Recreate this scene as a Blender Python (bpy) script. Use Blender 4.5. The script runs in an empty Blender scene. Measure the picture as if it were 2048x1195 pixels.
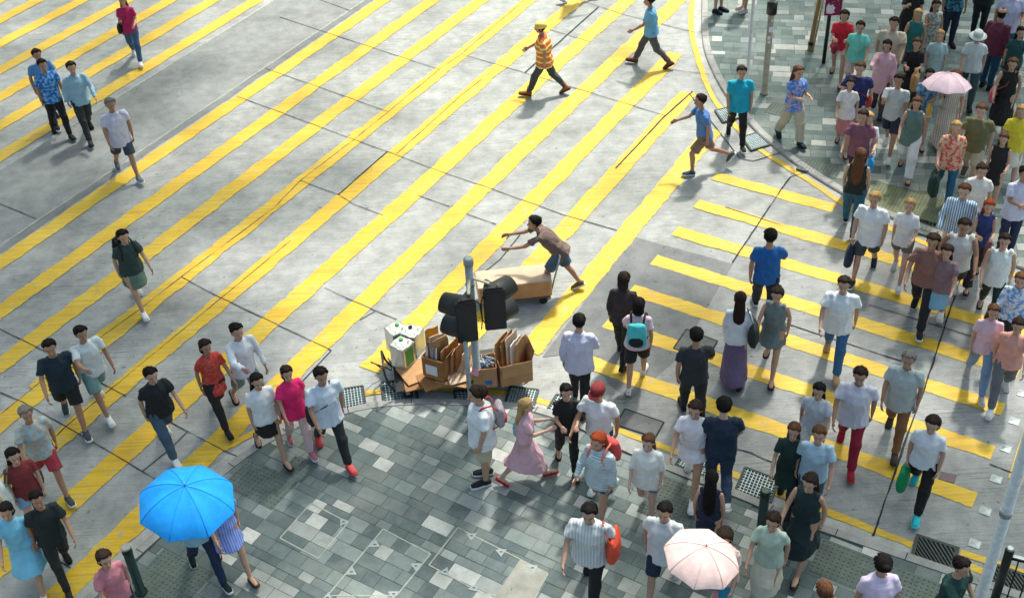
import bpy, bmesh, math, random
from mathutils import Vector, Matrix, noise
R = math.radians
random.seed(7)
scene = bpy.context.scene
COL = scene.collection
# ---------------------------------------------------------------- camera model (13 m up, looking down on the crossing)
H = 13.0
F = 2468.0; TH = R(37.77); RO = R(-2.987)
fw = Vector((0, math.cos(TH), -math.sin(TH)))
r0 = Vector((1, 0, 0)); u0 = r0.cross(fw)
RR = r0 * math.cos(RO) + u0 * math.sin(RO)
UU = -r0 * math.sin(RO) + u0 * math.cos(RO)
def G(x, y, z=0.0):
    """survey point of the photograph -> place at height z"""
    d = fw * F + RR * (x - 1024) - UU * (y - 597.5)
    t = (z - H) / d.z
    return Vector((0, 0, H)) + d * t
cam = bpy.data.cameras.new('camera'); camo = bpy.data.objects.new('camera', cam); COL.objects.link(camo)
cam.sensor_width = 36; cam.lens = F / 2048 * 36; cam.clip_end = 500
M = Matrix((RR, UU, -fw)).transposed().to_4x4(); M.translation = (0, 0, H)
camo.matrix_world = M
scene.camera = camo
D1 = Vector((math.cos(R(58.63)), math.sin(R(58.63)), 0)); N1 = Vector((-D1.y, D1.x, 0))
D2 = Vector((math.cos(R(146.74)), math.sin(R(146.74)), 0)); N2 = Vector((-D2.y, D2.x, 0))

# ---------------------------------------------------------------- light
SUN_EL, SUN_AZ = 58, 62          # azimuth measured from +X towards +Y
sd = Vector((math.cos(R(SUN_EL)) * math.cos(R(SUN_AZ)), math.cos(R(SUN_EL)) * math.sin(R(SUN_AZ)), math.sin(R(SUN_EL))))
L = bpy.data.lights.new('sun', 'SUN'); L.energy = 3.25; L.angle = R(4.0); L.color = (1, .955, .875)
lo = bpy.data.objects.new('sun', L); COL.objects.link(lo); lo.rotation_euler = sd.to_track_quat('Z', 'Y').to_euler(); lo.location = (10, 30, 40)
w = bpy.data.worlds.new('World'); scene.world = w; w.use_nodes = True
nt = w.node_tree; bg = nt.nodes['Background']; sky = nt.nodes.new('ShaderNodeTexSky'); sky.sky_type = 'NISHITA'
sky.sun_disc = False; sky.sun_elevation = R(SUN_EL); sky.sun_rotation = R(90 - SUN_AZ); sky.air_density = 1.0; sky.dust_density = 6.0; sky.ozone_density = 1.0
tnt = nt.nodes.new('ShaderNodeMix'); tnt.data_type = 'RGBA'; tnt.blend_type = 'MULTIPLY'; tnt.inputs[0].default_value = 1; tnt.inputs[7].default_value = (.93, 1.06, .97, 1)
nt.links.new(sky.outputs[0], tnt.inputs[6]); nt.links.new(tnt.outputs[2], bg.inputs[0]); bg.inputs[1].default_value = .15
vs = scene.view_settings; vs.view_transform = 'Standard'; vs.look = 'None'; vs.exposure = .7; vs.gamma = 1
scene.cycles.max_bounces = 5; scene.cycles.diffuse_bounces = 3; scene.cycles.glossy_bounces = 2

# ---------------------------------------------------------------- materials
def s2l(c):
    o = []
    for v in c:
        v = v / 255.0
        o.append(v / 12.92 if v <= .04045 else ((v + .055) / 1.055) ** 2.4)
    return tuple(o) + (1,)
class NT:
    def __init__(s, name):
        s.m = bpy.data.materials.new(name); s.m.use_nodes = True; s.t = s.m.node_tree
        s.b = s.t.nodes['Principled BSDF']
    def n(s, ty, **kw):
        o = s.t.nodes.new(ty)
        for k, v in kw.items():
            if k.startswith('i_'):
                key = k[2:]; key = int(key) if key.isdigit() else key
                o.inputs[key].default_value = v
            else: setattr(o, k, v)
        return o
    def l(s, a, b): s.t.links.new(a, b)
    def coord(s, rot=0, scale=(1, 1, 1), gen='Object'):
        tc = s.n('ShaderNodeTexCoord'); mp = s.n('ShaderNodeMapping')
        mp.inputs['Rotation'].default_value = (0, 0, rot); mp.inputs['Scale'].default_value = scale
        s.l(tc.outputs[gen], mp.inputs[0]); return mp.outputs[0]
    def noise(s, vec, scale, detail=3, rough=.55):
        o = s.n('ShaderNodeTexNoise', i_Scale=scale, i_Detail=detail, i_Roughness=rough)
        if vec is not None: s.l(vec, o.inputs['Vector'])
        return o.outputs[0]
    def ramp(s, fac, stops):
        o = s.n('ShaderNodeValToRGB'); e = o.color_ramp.elements
        while len(e) < len(stops): e.new(.5)
        for q, (p, c) in zip(e, stops):
            q.position = p; q.color = c if len(c) == 4 else tuple(c) + (1,)
        s.l(fac, o.inputs[0]); return o.outputs[0]
    def mix(s, a, b, fac, mode='MIX'):
        o = s.n('ShaderNodeMix', data_type='RGBA', blend_type=mode)
        for v, k in ((fac, 0), (a, 6), (b, 7)):
            if hasattr(v, 'is_linked'): s.l(v, o.inputs[k])
            else: o.inputs[k].default_value = v
        return o.outputs[2]
    def bump(s, h, strength=.3, dist=.01):
        o = s.n('ShaderNodeBump', i_Strength=strength, i_Distance=dist); s.l(h, o.inputs['Height']); s.l(o.outputs[0], s.b.inputs['Normal'])
def g3(v): return (v, v, v, 1)
def plain(name, c, rough=.6, var=.12, scale=8, metal=0, bump=0, lin=False):
    t = NT(name); c = c if lin else s2l(c)
    nz = t.noise(t.coord(), scale, 4)
    a = t.mix(c, g3(1 - var * 2), nz, 'MULTIPLY')
    t.l(t.ramp(nz, [(.3, tuple(x * (1 - var) for x in c[:3])), (.7, tuple(min(1, x * (1 + var)) for x in c[:3]))]), t.b.inputs['Base Color'])
    t.t.nodes.remove(a.node)
    t.b.inputs['Roughness'].default_value = rough; t.b.inputs['Metallic'].default_value = metal
    if bump: t.bump(t.noise(t.coord(), scale * 8, 3), bump, .005)
    return t.m
def concrete(name, base, tint=(1, 1, .985), streak_rot=None, streak=.18, pits=.5, blotch=.3):
    t = NT(name); b = [base * x for x in tint]
    c = t.coord()
    big = t.noise(c, .55, 5, .6)
    col = t.ramp(big, [(.25, [x * (1 - blotch) for x in b]), (.5, b), (.75, [x * (1 + blotch * .55) for x in b])])
    mid = t.noise(c, 3.2, 6, .65)
    col = t.mix(col, t.ramp(mid, [(.3, (.70, .72, .73)), (.62, (1.08, 1.08, 1.06))]), 1.0, 'MULTIPLY')
    fine = t.noise(c, 90, 3, .7)
    col = t.mix(col, t.ramp(fine, [(.25, (.74, .74, .74)), (.7, (1.1, 1.1, 1.1))]), 1.0, 'MULTIPLY')
    h = fine
    if streak_rot is not None:
        sc = t.coord(-streak_rot, (.9, 26, 1)); sn = t.noise(sc, 1.6, 5, .7)
        msk = t.ramp(t.noise(c, .8, 3), [(.38, g3(.25)), (.6, g3(1))])
        k = t.mix(g3(1), t.ramp(sn, [(.28, g3(1 - streak * 1.9)), (.47, g3(1)), (.75, g3(1 + streak * .5))]), msk)
        col = t.mix(col, k, 1.0, 'MULTIPLY'); h = sn
    pn = t.noise(c, 38, 2, .5); stain = t.noise(c, 1.7, 6, .75)
    col = t.mix(col, (.10, .105, .11, 1), t.ramp(pn, [(.70, g3(0)), (.76, g3(pits))]))
    col = t.mix(col, [x * .55 for x in b] + [1], t.ramp(stain, [(.60, g3(0)), (.75, g3(.6))]))
    dr = t.noise(c, 11, 1, .4); col = t.mix(col, [x * .35 for x in b] + [1], t.ramp(dr, [(.735, g3(0)), (.75, g3(.7))]))
    agg = t.n('ShaderNodeTexVoronoi', i_Scale=140); t.l(c, agg.inputs['Vector']); col = t.mix(col, t.ramp(agg.outputs[0], [(.1, g3(1.1)), (.6, g3(.86))]), 1.0, 'MULTIPLY')
    t.l(col, t.b.inputs['Base Color']); t.b.inputs['Roughness'].default_value = .85
    t.bump(h, .25, .004)
    return t.m
A1 = R(58.63); A2 = R(146.74)
m_road = concrete('road concrete', .36, (.985, 1, .98), A2, .34, .7, .36)
m_road2 = concrete('cross road concrete', .32, (.98, 1, .99), A1, .40, .7, .34)
m_chan = concrete('channel concrete', .27, (.96, 1, .99), None, 0, .3, .3)
m_gut = concrete('gutter concrete', .44, (1, .99, .94), None, 0, .7, .25)
m_kerb = concrete('kerb concrete', .36, (1, .99, .96), None, 0, .6, .3)
m_patch = concrete('asphalt patch', .205, (.97, 1, 1.02), None, 0, .6, .22)
m_sand = concrete('mortar patch', .42, (1, .97, .86), None, 0, .8, .25)
m_joint = plain('joint sealant', (38, 42, 44), .9, .4, 12)
m_lightjoint = plain('pale joint', (165, 165, 155), .9, .25, 9)
def yellow(name):
    t = NT(name); c = t.coord()
    big = t.noise(c, 1.3, 4); col = t.ramp(big, [(.3, (.58, .345, .008)), (.5, (.64, .405, .012)), (.7, (.65, .445, .035))])
    sc = t.coord(-A1, (.5, 14, 1)); col = t.mix(col, t.ramp(t.noise(sc, 1.5, 4), [(.3, (.74, .72, .68)), (.6, (1.05, 1.05, 1.05))]), .8, 'MULTIPLY')
    gr = t.noise(c, 2.4, 7, .72); col = t.mix(col, (.20, .17, .08, 1), t.ramp(gr, [(.56, g3(0)), (.78, g3(.55))]))
    wear = t.noise(c, 7.5, 8, .75); big2 = t.noise(c, .7, 2)
    msk = t.ramp(wear, [(.56, g3(0)), (.64, g3(.85))])
    col = t.mix(col, (.34, .32, .25, 1), t.mix(g3(0), msk, t.ramp(big2, [(.3, g3(.35)), (.52, g3(1))])))
    fine = t.noise(c, 110, 2, .6); col = t.mix(col, t.ramp(fine, [(.25, g3(.86)), (.7, g3(1.06))]), 1.0, 'MULTIPLY')
    t.l(col, t.b.inputs['Base Color']); t.b.inputs['Roughness'].default_value = .62; t.bump(fine, .2, .003)
    return t.m
m_yel = yellow('yellow road paint')
def paver():
    t = NT('stone pavers'); at = t.n('ShaderNodeAttribute', attribute_name='tone'); c = t.coord()
    col = at.outputs[0]
    col = t.mix(col, t.ramp(t.noise(c, 6, 6, .7), [(.3, g3(.78)), (.7, g3(1.14))]), 1.0, 'MULTIPLY')
    f = t.noise(c, 80, 3, .7); col = t.mix(col, t.ramp(f, [(.25, g3(.8)), (.7, g3(1.1))]), 1.0, 'MULTIPLY')
    big = t.noise(c, .8, 5, .65); col = t.mix(col, (.26, .265, .24, 1), t.ramp(big, [(.48, g3(0)), (.68, g3(.5))]))
    dk = t.noise(c, 25, 2); col = t.mix(col, (.07, .07, .07, 1), t.ramp(dk, [(.72, g3(0)), (.76, g3(.6))]))
    t.l(col, t.b.inputs['Base Color']); t.b.inputs['Roughness'].default_value = .7; t.bump(f, .2, .003)
    return t.m
m_pav = paver()
m_grout = plain('paver grout', (58, 64, 62), .95, .2, 6)
m_tact = plain('tactile paving', (92, 102, 96), .8, .2, 5, bump=.2)
m_tactg = plain('tactile paving green', (104, 110, 84), .8, .2, 5, bump=.2)
m_galv = plain('galvanised steel', (150, 160, 162), .45, .15, 14, .55)
m_pole = plain('grey painted pole', (150, 155, 156), .5, .16, 10, .1)
m_pole2 = plain('weathered steel pole', (112, 112, 98), .55, .3, 6, .2)
m_grate = plain('grate steel', (150, 165, 168), .5, .18, 20, .3)
m_dark = plain('drain dark', (18, 24, 26), .9, .3, 5)
m_iron = plain('cast iron', (46, 56, 56), .6, .25, 14, .3)
m_blk = plain('black paint', (20, 22, 23), .38, .25, 6)
m_sig = plain('signal housing', (24, 29, 31), .48, .2, 7)
m_bolg = plain('dark green paint', (14, 44, 36), .35, .25, 6)
m_capg = plain('cast cap', (150, 150, 142), .55, .25, 20)
m_white = plain('white paper', (225, 228, 232), .7, .05, 6)
m_card = plain('cardboard', (176, 134, 92), .85, .14, 5)
m_card2 = plain('brown cardboard', (150, 104, 62), .85, .16, 5)
m_card3 = plain('pale cardboard', (196, 170, 146), .85, .10, 5)
m_orangec = plain('orange cardboard', (206, 140, 40), .8, .12, 5)
m_tin = plain('tin plate', (205, 206, 200), .3, .08, 6, .75)
m_tinlab = plain('green label', (36, 150, 60), .5, .1, 9)
m_bluep = plain('blue print', (44, 104, 170), .6, .2, 14)
m_beige = plain('beige bracket', (205, 196, 170), .6, .1, 9)
m_purp = plain('purple sign', (128, 28, 80), .45, .12, 9)
m_bamb = plain('bamboo', (150, 118, 72), .6, .25, 9)
m_bamb2 = plain('pale bamboo', (196, 176, 136), .6, .15, 9)
m_rust = plain('rust steel plate', (92, 74, 78), .6, .25, 9)
m_bark = plain('bark', (84, 74, 62), .9, .3, 6, bump=.5)
m_leaf = plain('leaf', (70, 100, 45), .6, .35, 3)
m_wire = plain('black cable', (16, 16, 17), .6, .2, 9)
m_pink = plain('pink paper', (226, 150, 170), .7, .1, 9)
m_rubber = plain('rubber', (28, 28, 28), .8, .2, 9)
m_glass = plain('signal lens', (60, 20, 20), .2, .1, 9)

# ---------------------------------------------------------------- mesh helpers
def link(name, me, parent=None):
    o = bpy.data.objects.new(name, me); COL.objects.link(o)
    if parent is not None: o.parent = parent
    return o
def obj(name, bm, mats, parent=None, smooth=False):
    me = bpy.data.meshes.new(name)
    bm.normal_update(); bm.to_mesh(me); bm.free()
    for m in (mats if isinstance(mats, (list, tuple)) else [mats]): me.materials.append(m)
    if smooth:
        me.polygons.foreach_set('use_smooth', [True] * len(me.polygons))
    return link(name, me, parent)
def tag(o, label=None, cat=None, group=None, kind=None):
    if label: o['label'] = label
    if cat: o['category'] = cat
    if group: o['group'] = group
    if kind: o['kind'] = kind
    return o
def empty(name, loc, rz=0):
    o = bpy.data.objects.new(name, None); COL.objects.link(o); o.location = loc; o.rotation_euler.z = rz; o.empty_display_size = .2
    return o
def box(bm, c, s, mat=None, rz=0, mi=0, bev=0):
    m = Matrix.Translation(c) @ Matrix.Rotation(rz, 4, 'Z')
    if mat is not None: m = mat @ m
    r = bmesh.ops.create_cube(bm, size=1, matrix=m @ Matrix.Diagonal((s[0], s[1], s[2], 1)))
    fs = {f for v in r['verts'] for f in v.link_faces}
    for f in fs: f.material_index = mi
    if bev:
        bmesh.ops.bevel(bm, geom=list({e for f in fs for e in f.edges}), offset=bev, segments=2, affect='EDGES')
def cyl(bm, a, b, ra, rb=None, n=16, mi=0):
    tube(bm, [a, b], [ra, ra if rb is None else rb], n, mi)
def tube(bm, pts, rad, n=12, mi=0, side=None, cap=True):
    pts = [Vector(p) for p in pts]; rings = []
    prev = None
    for i, p in enumerate(pts):
        t = (pts[min(i + 1, len(pts) - 1)] - pts[max(i - 1, 0)]).normalized()
        if side is not None: s = (side - t * side.dot(t)).normalized()
        elif prev is None:
            ax = Vector((1, 0, 0)) if abs(t.x) < .9 else Vector((0, 1, 0)); s = (ax - t * ax.dot(t)).normalized()
        else: s = (prev - t * prev.dot(t)).normalized()
        prev = s; q = t.cross(s); r = rad[i]
        rx, ry = r if isinstance(r, tuple) else (r, r)
        rings.append([bm.verts.new(p + s * (rx * math.cos(2 * math.pi * k / n)) + q * (ry * math.sin(2 * math.pi * k / n))) for k in range(n)])
    for a, b in zip(rings, rings[1:]):
        for k in range(n):
            f = bm.faces.new((a[k], a[(k + 1) % n], b[(k + 1) % n], b[k])); f.material_index = mi; f.smooth = True
    if cap:
        f = bm.faces.new(rings[0][::-1]); f.material_index = mi
        f = bm.faces.new(rings[-1]); f.material_index = mi
    return rings
def prism(bm, poly, z0, z1, mi=0):
    a = [bm.verts.new((p[0], p[1], z0)) for p in poly]; b = [bm.verts.new((p[0], p[1], z1)) for p in poly]
    n = len(poly)
    fs = [bm.faces.new(b), bm.faces.new(a[::-1])] + [bm.faces.new((a[i], a[(i + 1) % n], b[(i + 1) % n], b[i])) for i in range(n)]
    for f in fs: f.material_index = mi
    return fs
def ball(bm, c, r, mi=0, u=12, v=8, mat=None):
    m = Matrix.Translation(c) @ Matrix.Diagonal((r[0], r[1], r[2], 1))
    if mat is not None: m = mat @ m
    res = bmesh.ops.create_uvsphere(bm, u_segments=u, v_segments=v, radius=1, matrix=m)
    for f in {f for vv in res['verts'] for f in vv.link_faces}: f.material_index = mi; f.smooth = True
def ccw(poly):
    a = sum(poly[i][0] * poly[(i + 1) % len(poly)][1] - poly[(i + 1) % len(poly)][0] * poly[i][1] for i in range(len(poly)))
    return poly if a > 0 else poly[::-1]
def sheet(name, pix, z, m):
    bm = bmesh.new(); p = ccw([G(*q) for q in pix])
    bm.faces.new([bm.verts.new((v.x, v.y, z)) for v in p])
    return tag(obj(name, bm, m), kind='structure')
def ribbon(name, pts, wid, z, m, jit=.0, step=.2, closed=False, skip=0):
    """strip of paint or sealant along ground points"""
    dens = []
    for a, b in zip(pts, pts[1:]):
        k = max(1, int((b - a).length / step))
        dens += [a.lerp(b, i / k) for i in range(k)]
    dens.append(pts[-1]); bm = bmesh.new(); L_, R_ = [], []
    for i, p in enumerate(dens):
        t = (dens[min(i + 1, len(dens) - 1)] - dens[max(i - 1, 0)]).normalized(); n = Vector((-t.y, t.x, 0))
        a = noise.noise(p * 2.3) * jit + noise.noise(p * 9) * jit * .5 + noise.noise(p * 27) * jit * .45; b = noise.noise(p * 2.1 + Vector((9, 3, 5))) * jit + noise.noise(p * 8 + Vector((4, 4, 4))) * jit * .6 + noise.noise(p * 25) * jit * .5
        L_.append(bm.verts.new(Vector((p.x, p.y, z)) + n * (wid / 2 + a))); R_.append(bm.verts.new(Vector((p.x, p.y, z)) - n * (wid / 2 + b)))
    for i in range(len(dens) - 1): bm.faces.new((R_[i], R_[i + 1], L_[i + 1], L_[i]))
    return tag(obj(name, bm, m), kind='structure')
def smoothline(pix, z=0, sub=6):
    p = [G(*q) for q in pix]; o = []
    for i in range(len(p) - 1):
        a, b, c, d = p[max(i - 1, 0)], p[i], p[i + 1], p[min(i + 2, len(p) - 1)]
        for k in range(sub):
            t = k / sub
            o.append(.5 * ((2 * b) + (c - a) * t + (2 * a - 5 * b + 4 * c - d) * t * t + (3 * b - a - 3 * c + d) * t ** 3))
    o.append(p[-1])
    return [Vector((v.x, v.y, z)) for v in o]

# ---------------------------------------------------------------- ground, roads
bm = bmesh.new(); prism(bm, [(-90, -60), (90, -60), (90, 120), (-90, 120)], -.3, 0)
tag(obj('road', bm, m_road), kind='structure')
def u1(pt): return pt.dot(D1), pt.dot(N1)
def strip_n1(c0, c1, t0, t1, z, name, m):
    bm = bmesh.new(); q = [D1 * t + N1 * c for c, t in ((c0, t0), (c0, t1), (c1, t1), (c1, t0))]
    bm.faces.new([bm.verts.new((v.x, v.y, z)) for v in ccw(q)]); return tag(obj(name, bm, m), kind='structure')
cA = (G(0, 342).dot(N1) + G(547, 0).dot(N1)) / 2; cB = (G(137, 400).dot(N1) + G(700, 22).dot(N1)) / 2
strip_n1(cB, cA, -25, 45, .004, 'channel', m_chan)
ribbon('slab_joint', [D1 * -20 + N1 * cA, D1 * 45 + N1 * cA], .035, .008, m_lightjoint, .008)
ribbon('slab_joint', [D1 * -20 + N1 * (cB + .02), D1 * 45 + N1 * (cB + .02)], .03, .008, m_lightjoint, .008)
ribbon('slab_joint', [D1 * -20 + N1 * (cB - .10), D1 * 45 + N1 * (cB - .10)], .16, .007, m_patch, .03)
sheet('cross_road', [(1464, 526), (1581, 352), (1700, 396), (2300, 560), (2600, 1300), (2100, 1500), (1230, 890), (1180, 800), (1240, 735)], .004, m_road2)
sheet('asphalt_patch', [(1268, 474), (1466, 528), (1400, 640), (1352, 720), (1262, 800), (1218, 770), (1195, 728), (1140, 708), (1085, 714)], .008, m_patch)
# stripes of the main crossing
M1c = [17.70, 16.56, 15.43, 14.33, 13.23, 12.10, 10.97, 9.88, 8.88, 7.80]
ends = {7: ((733, 738), (1346, 106)), 8: ((868, 705), (1391, 190)), 9: ((1058, 704), (1438, 262))}
for i, c in enumerate(M1c):
    t0, t1 = -12, 40
    if i in ends: t0, t1 = [G(*e).dot(D1) for e in ends[i]]
    ribbon('crossing_stripe', [D1 * t0 + N1 * c, D1 * t1 + N1 * c], .36 if i < 5 else .385, .011, m_yel, .034, .045)
for y in (314, 252, 195, 141, 88, 40, 0, -38):
    c = G(0, y).dot(N1); ribbon('crossing_stripe', [D1 * -10 + N1 * c, D1 * 45 + N1 * c], .36, .011, m_yel, .028, .06)
# slivers of older paint beside the joints
for (x0, y0), (x1, y1), wd in (((60, 775), (126, 722), .09), ((126, 722), (362, 545), .10), ((404, 640), (441, 590), .10), ((380, 655), (290, 735), .08), ((441, 590), (585, 470), .09), ((605, 360), (640, 332), .10), ((672, 300), (718, 268), .09), ((700, 270), (765, 235), .1), ((795, 300), (850, 255), .09), ((862, 236), (965, 158), .09), ((560, 395), (600, 360), .09), ((1240, 320), (1385, 185), .13)):
    ribbon('crossing_stripe', [G(x0, y0), G(x1, y1)], wd, .0095, m_yel, .03, .06)
Nc = [-1.479, -1.398, -1.3216, -1.246, -1.171, -1.095, -1.0156]
Ne = [((1429, 352), (1675, 408)), ((1392, 408), (1928, 560)), ((1350, 462), (2075, 655)), ((1307, 520), (2038, 745)), ((1261, 580), (2005, 822)), ((1211, 645), (1983, 912)), ((1165, 715), (1950, 1000))]
for c, (a, b) in zip(Nc, Ne):
    ribbon('crossing_stripe', [D2 * G(*a).dot(D2) + N2 * c * 13, D2 * G(*b).dot(D2) + N2 * c * 13], .31, .011, m_yel, .028, .045)
ribbon('crossing_stripe', [G(2030, 960), G(2062, 860)], .2, .011, m_yel, .02)
# no-stopping lines along the kerbs
Y1 = [(446, 898), (513, 863), (564, 840), (623, 812), (700, 793), (750, 784), (850, 777), (960, 782), (1074, 800), (1165, 832), (1230, 858), (1360, 907), (1481, 953), (1560, 987), (1637, 1017), (1825, 1090)]
ribbon('kerb_line', smoothline(Y1), .12, .0125, m_yel, .02, .08)
ribbon('kerb_line', [G(1920, 1103), G(1985, 1124), G(2100, 1166)], .12, .0125, m_yel, .02, .08)
ribbon('kerb_line', [G(1918, 1124), G(1965, 1142)], .11, .0125, m_yel, .02, .08)
Y2 = [(1389, -40), (1385, 0), (1382, 36), (1384, 73), (1397, 120), (1409, 157), (1424, 193), (1442, 218), (1480, 262), (1519, 299), (1577, 336), (1629, 369), (1689, 409), (1780, 457), (1870, 495), (1927, 514), (2016, 545), (2120, 580)]
ribbon('kerb_line', smoothline(Y2), .125, .0125, m_yel, .02, .08)
# slab joints
J = [[(560, 35), (650, 65), (879, 140)], [(923, 109), (1052, 147), (1330, 232)], [(531, 138), (650, 179), (775, 224)], [(473, 193), (571, 229), (708, 280), (775, 304), (879, 343), (985, 379), (1043, 400), (1077, 412), (1132, 432), (1234, 461)], [(601, 362), (677, 390), (705, 408), (766, 431)], [(835, 391), (900, 414)], [(934, 429), (992, 449)], [(0, 658), (92, 704), (157, 742), (253, 793)], [(362, 554), (441, 596), (472, 610), (547, 646), (663, 701)], [(650, 576), (701, 600), (752, 622), (793, 639)], [(0, 785), (45, 804), (132, 853), (222, 905), (285, 943), (319, 962)], [(337, 842), (375, 863), (451, 903), (480, 915)], [(0, 1047), (73, 1094), (142, 1136)], [(1142, -5), (1240, 28), (1390, 66)], [(0, 408), (72, 438)], [(610, -10), (700, 22)], [(1100, 60), (1180, 85)]]
for q in J: ribbon('slab_joint', [G(*p) for p in q], .016, .014, m_joint, .006, .06)
J2 = [[(0, 830), (126, 728), (280, 619), (362, 555), (547, 417), (601, 362), (708, 280), (775, 226), (879, 140), (923, 109), (1062, -10)], [(225, 776), (441, 598), (581, 482)], [(793, 309), (923, 191), (985, 143)], [(0, 985), (132, 853), (225, 776)]]
for q in J2: ribbon('slab_joint', [G(*p) for p in q], .014, .0135, m_joint, .010, .05)
for q in ([(1050, 146), (1197, 15)], [(676, 391), (775, 304)], [(1231, 338), (1327, 236), (1385, 184)]): ribbon('slab_joint', [G(*p) for p in q], .035, .0142, m_joint, .008, .1)
for q in ([(1464, 526), (1561, 382), (1581, 354)], [(1746, 1072), (1808, 890), (1848, 780), (1920, 560)]): ribbon('slab_joint', [G(*p) for p in q], .026, .0144, m_joint, .012, .06)
for q in ([(1581, 354), (1616, 345)], [(1570, 647), (1804, 723)], [(1738, 610), (1917, 665), (2060, 708)], [(1464, 897), (1500, 905), (1520, 915), (1552, 927)], [(1979, 928), (2035, 950)], [(1450, 415), (1560, 450)], [(1344, 140), (1419, 150)]): ribbon('slab_joint', [G(*p) for p in q], .017, .0146, m_joint, .008, .06)
ribbon('slab_joint', [G(1378, 188), G(1400, 215), G(1480, 318), G(1506, 323), G(1563, 306)], .022, .0148, m_joint, .006, .1)
ribbon('slab_joint', [G(955, 555), G(1000, 520), G(1040, 470)], .018, .0148, m_joint, .006)
ribbon('slab_joint', [G(285, 943), G(340, 898), G(375, 864)], .016, .0148, m_joint, .006)
ribbon('slab_joint', [G(560, 810), G(663, 701)], .016, .0148, m_joint, .006)
ribbon('slab_joint', [G(720, 640), G(752, 622)], .016, .0148, m_joint, .006)
# ---------------------------------------------------------------- pavements
ZP = .05
def pavement(edge_pix, extra, row0):
    inner = smoothline(edge_pix, 0, 5)
    poly = ccw([Vector((p.x, p.y)) for p in inner] + [Vector(e) for e in extra])
    bm = bmesh.new(); prism(bm, poly, -.05, ZP - .006)
    bmesh.ops.triangulate(bm, faces=[f for f in bm.faces if len(f.verts) > 4])
    tag(obj('pavement_bed', bm, m_grout), kind='structure')
    return inner, poly
def inside(p, poly):
    c = False; n = len(poly)
    for i in range(n):
        a, b = poly[i], poly[(i + 1) % n]
        if (a[1] > p[1]) != (b[1] > p[1]) and p[0] < (b[0] - a[0]) * (p[1] - a[1]) / (b[1] - a[1]) + a[0]: c = not c
    return c
def clip(sub, poly):
    """clip a small convex tile by a large (nearly convex, ccw) pavement outline"""
    out = sub
    for i in range(len(poly)):
        a, b = poly[i], poly[(i + 1) % len(poly)]
        ex, ey = b[0] - a[0], b[1] - a[1]
        sg = [ex * (p[1] - a[1]) - ey * (p[0] - a[0]) for p in out]
        if min(sg) >= 0: continue
        # only edges near the tile cut it
        if (Vector((out[0][0], out[0][1])) - (a + b) / 2).length > (b - a).length / 2 + .6: continue
        nw = []
        for k in range(len(out)):
            p, q = out[k], out[(k + 1) % len(out)]; s, t = sg[k], sg[(k + 1) % len(out)]
            if s >= 0: nw.append(p)
            if (s >= 0) != (t >= 0):
                f = s / (s - t); nw.append((p[0] + (q[0] - p[0]) * f, p[1] + (q[1] - p[1]) * f))
        out = nw
        if len(out) < 3: return None
    return out
def seen(p):
    v = Vector((p[0], p[1], 0)) - Vector((0, 0, H)); z = v.dot(fw)
    return z > 1 and abs(v.dot(RR) / z * F) < 1250 and abs(v.dot(UU) / z * F) < 780
TONES = {'a': [((.085, .120, .122), 26), ((.125, .165, .162), 30), ((.18, .22, .212), 22), ((.31, .335, .318), 13), ((.48, .49, .46), 10)],
         'b': [((.065, .105, .102), 28), ((.105, .155, .15), 34), ((.17, .215, .205), 22), ((.26, .285, .27), 11), ((.40, .405, .38), 8)]}
def tiles(poly, holes, mode, ax, ay, cw):
    rnd = random.Random(3); bm = bmesh.new(); lay = bm.loops.layers.float_color.new('tone')
    cx = [p.x * ax.x + p.y * ax.y for p in poly]; cy = [p.x * ay.x + p.y * ay.y for p in poly]
    y = min(cy); tn = [t for t, k in TONES[mode] for _ in range(k)]
    gp = .007
    while y < max(cy):
        x = min(cx) - rnd.random() * .3; hgt = cw * rnd.choice((1, 1, 1, .8, .62))
        while x < max(cx):
            ln = rnd.choice((.24, .28, .33, .38, .19)) * (1.15 if mode == 'a' else 1.25)
            c = ax * (x + ln / 2) + ay * (y + hgt / 2)
            if seen(c):
                q = [ax * (x + gp / 2) + ay * (y + gp / 2), ax * (x + ln - gp / 2) + ay * (y + gp / 2), ax * (x + ln - gp / 2) + ay * (y + hgt - gp / 2), ax * (x + gp / 2) + ay * (y + hgt - gp / 2)]
                q = ccw([(v.x, v.y) for v in q])
                ok = any(inside(v, poly) for v in q) and not any(all(inside(v, h) for v in q) for h in holes)
                if ok:
                    q = clip(q, poly)
                    if q:
                        t = rnd.choice(tn); k = .88 + .24 * rnd.random(); zz = ZP + rnd.uniform(-.003, .003)
                        f = bm.faces.new([bm.verts.new((v[0], v[1], zz)) for v in q])
                        for lp in f.loops: lp[lay] = (t[0] * k, t[1] * k, t[2] * k, 1)
            x += ln
        y += hgt
    return tag(obj('pavement', bm, m_pav), kind='structure')
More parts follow.
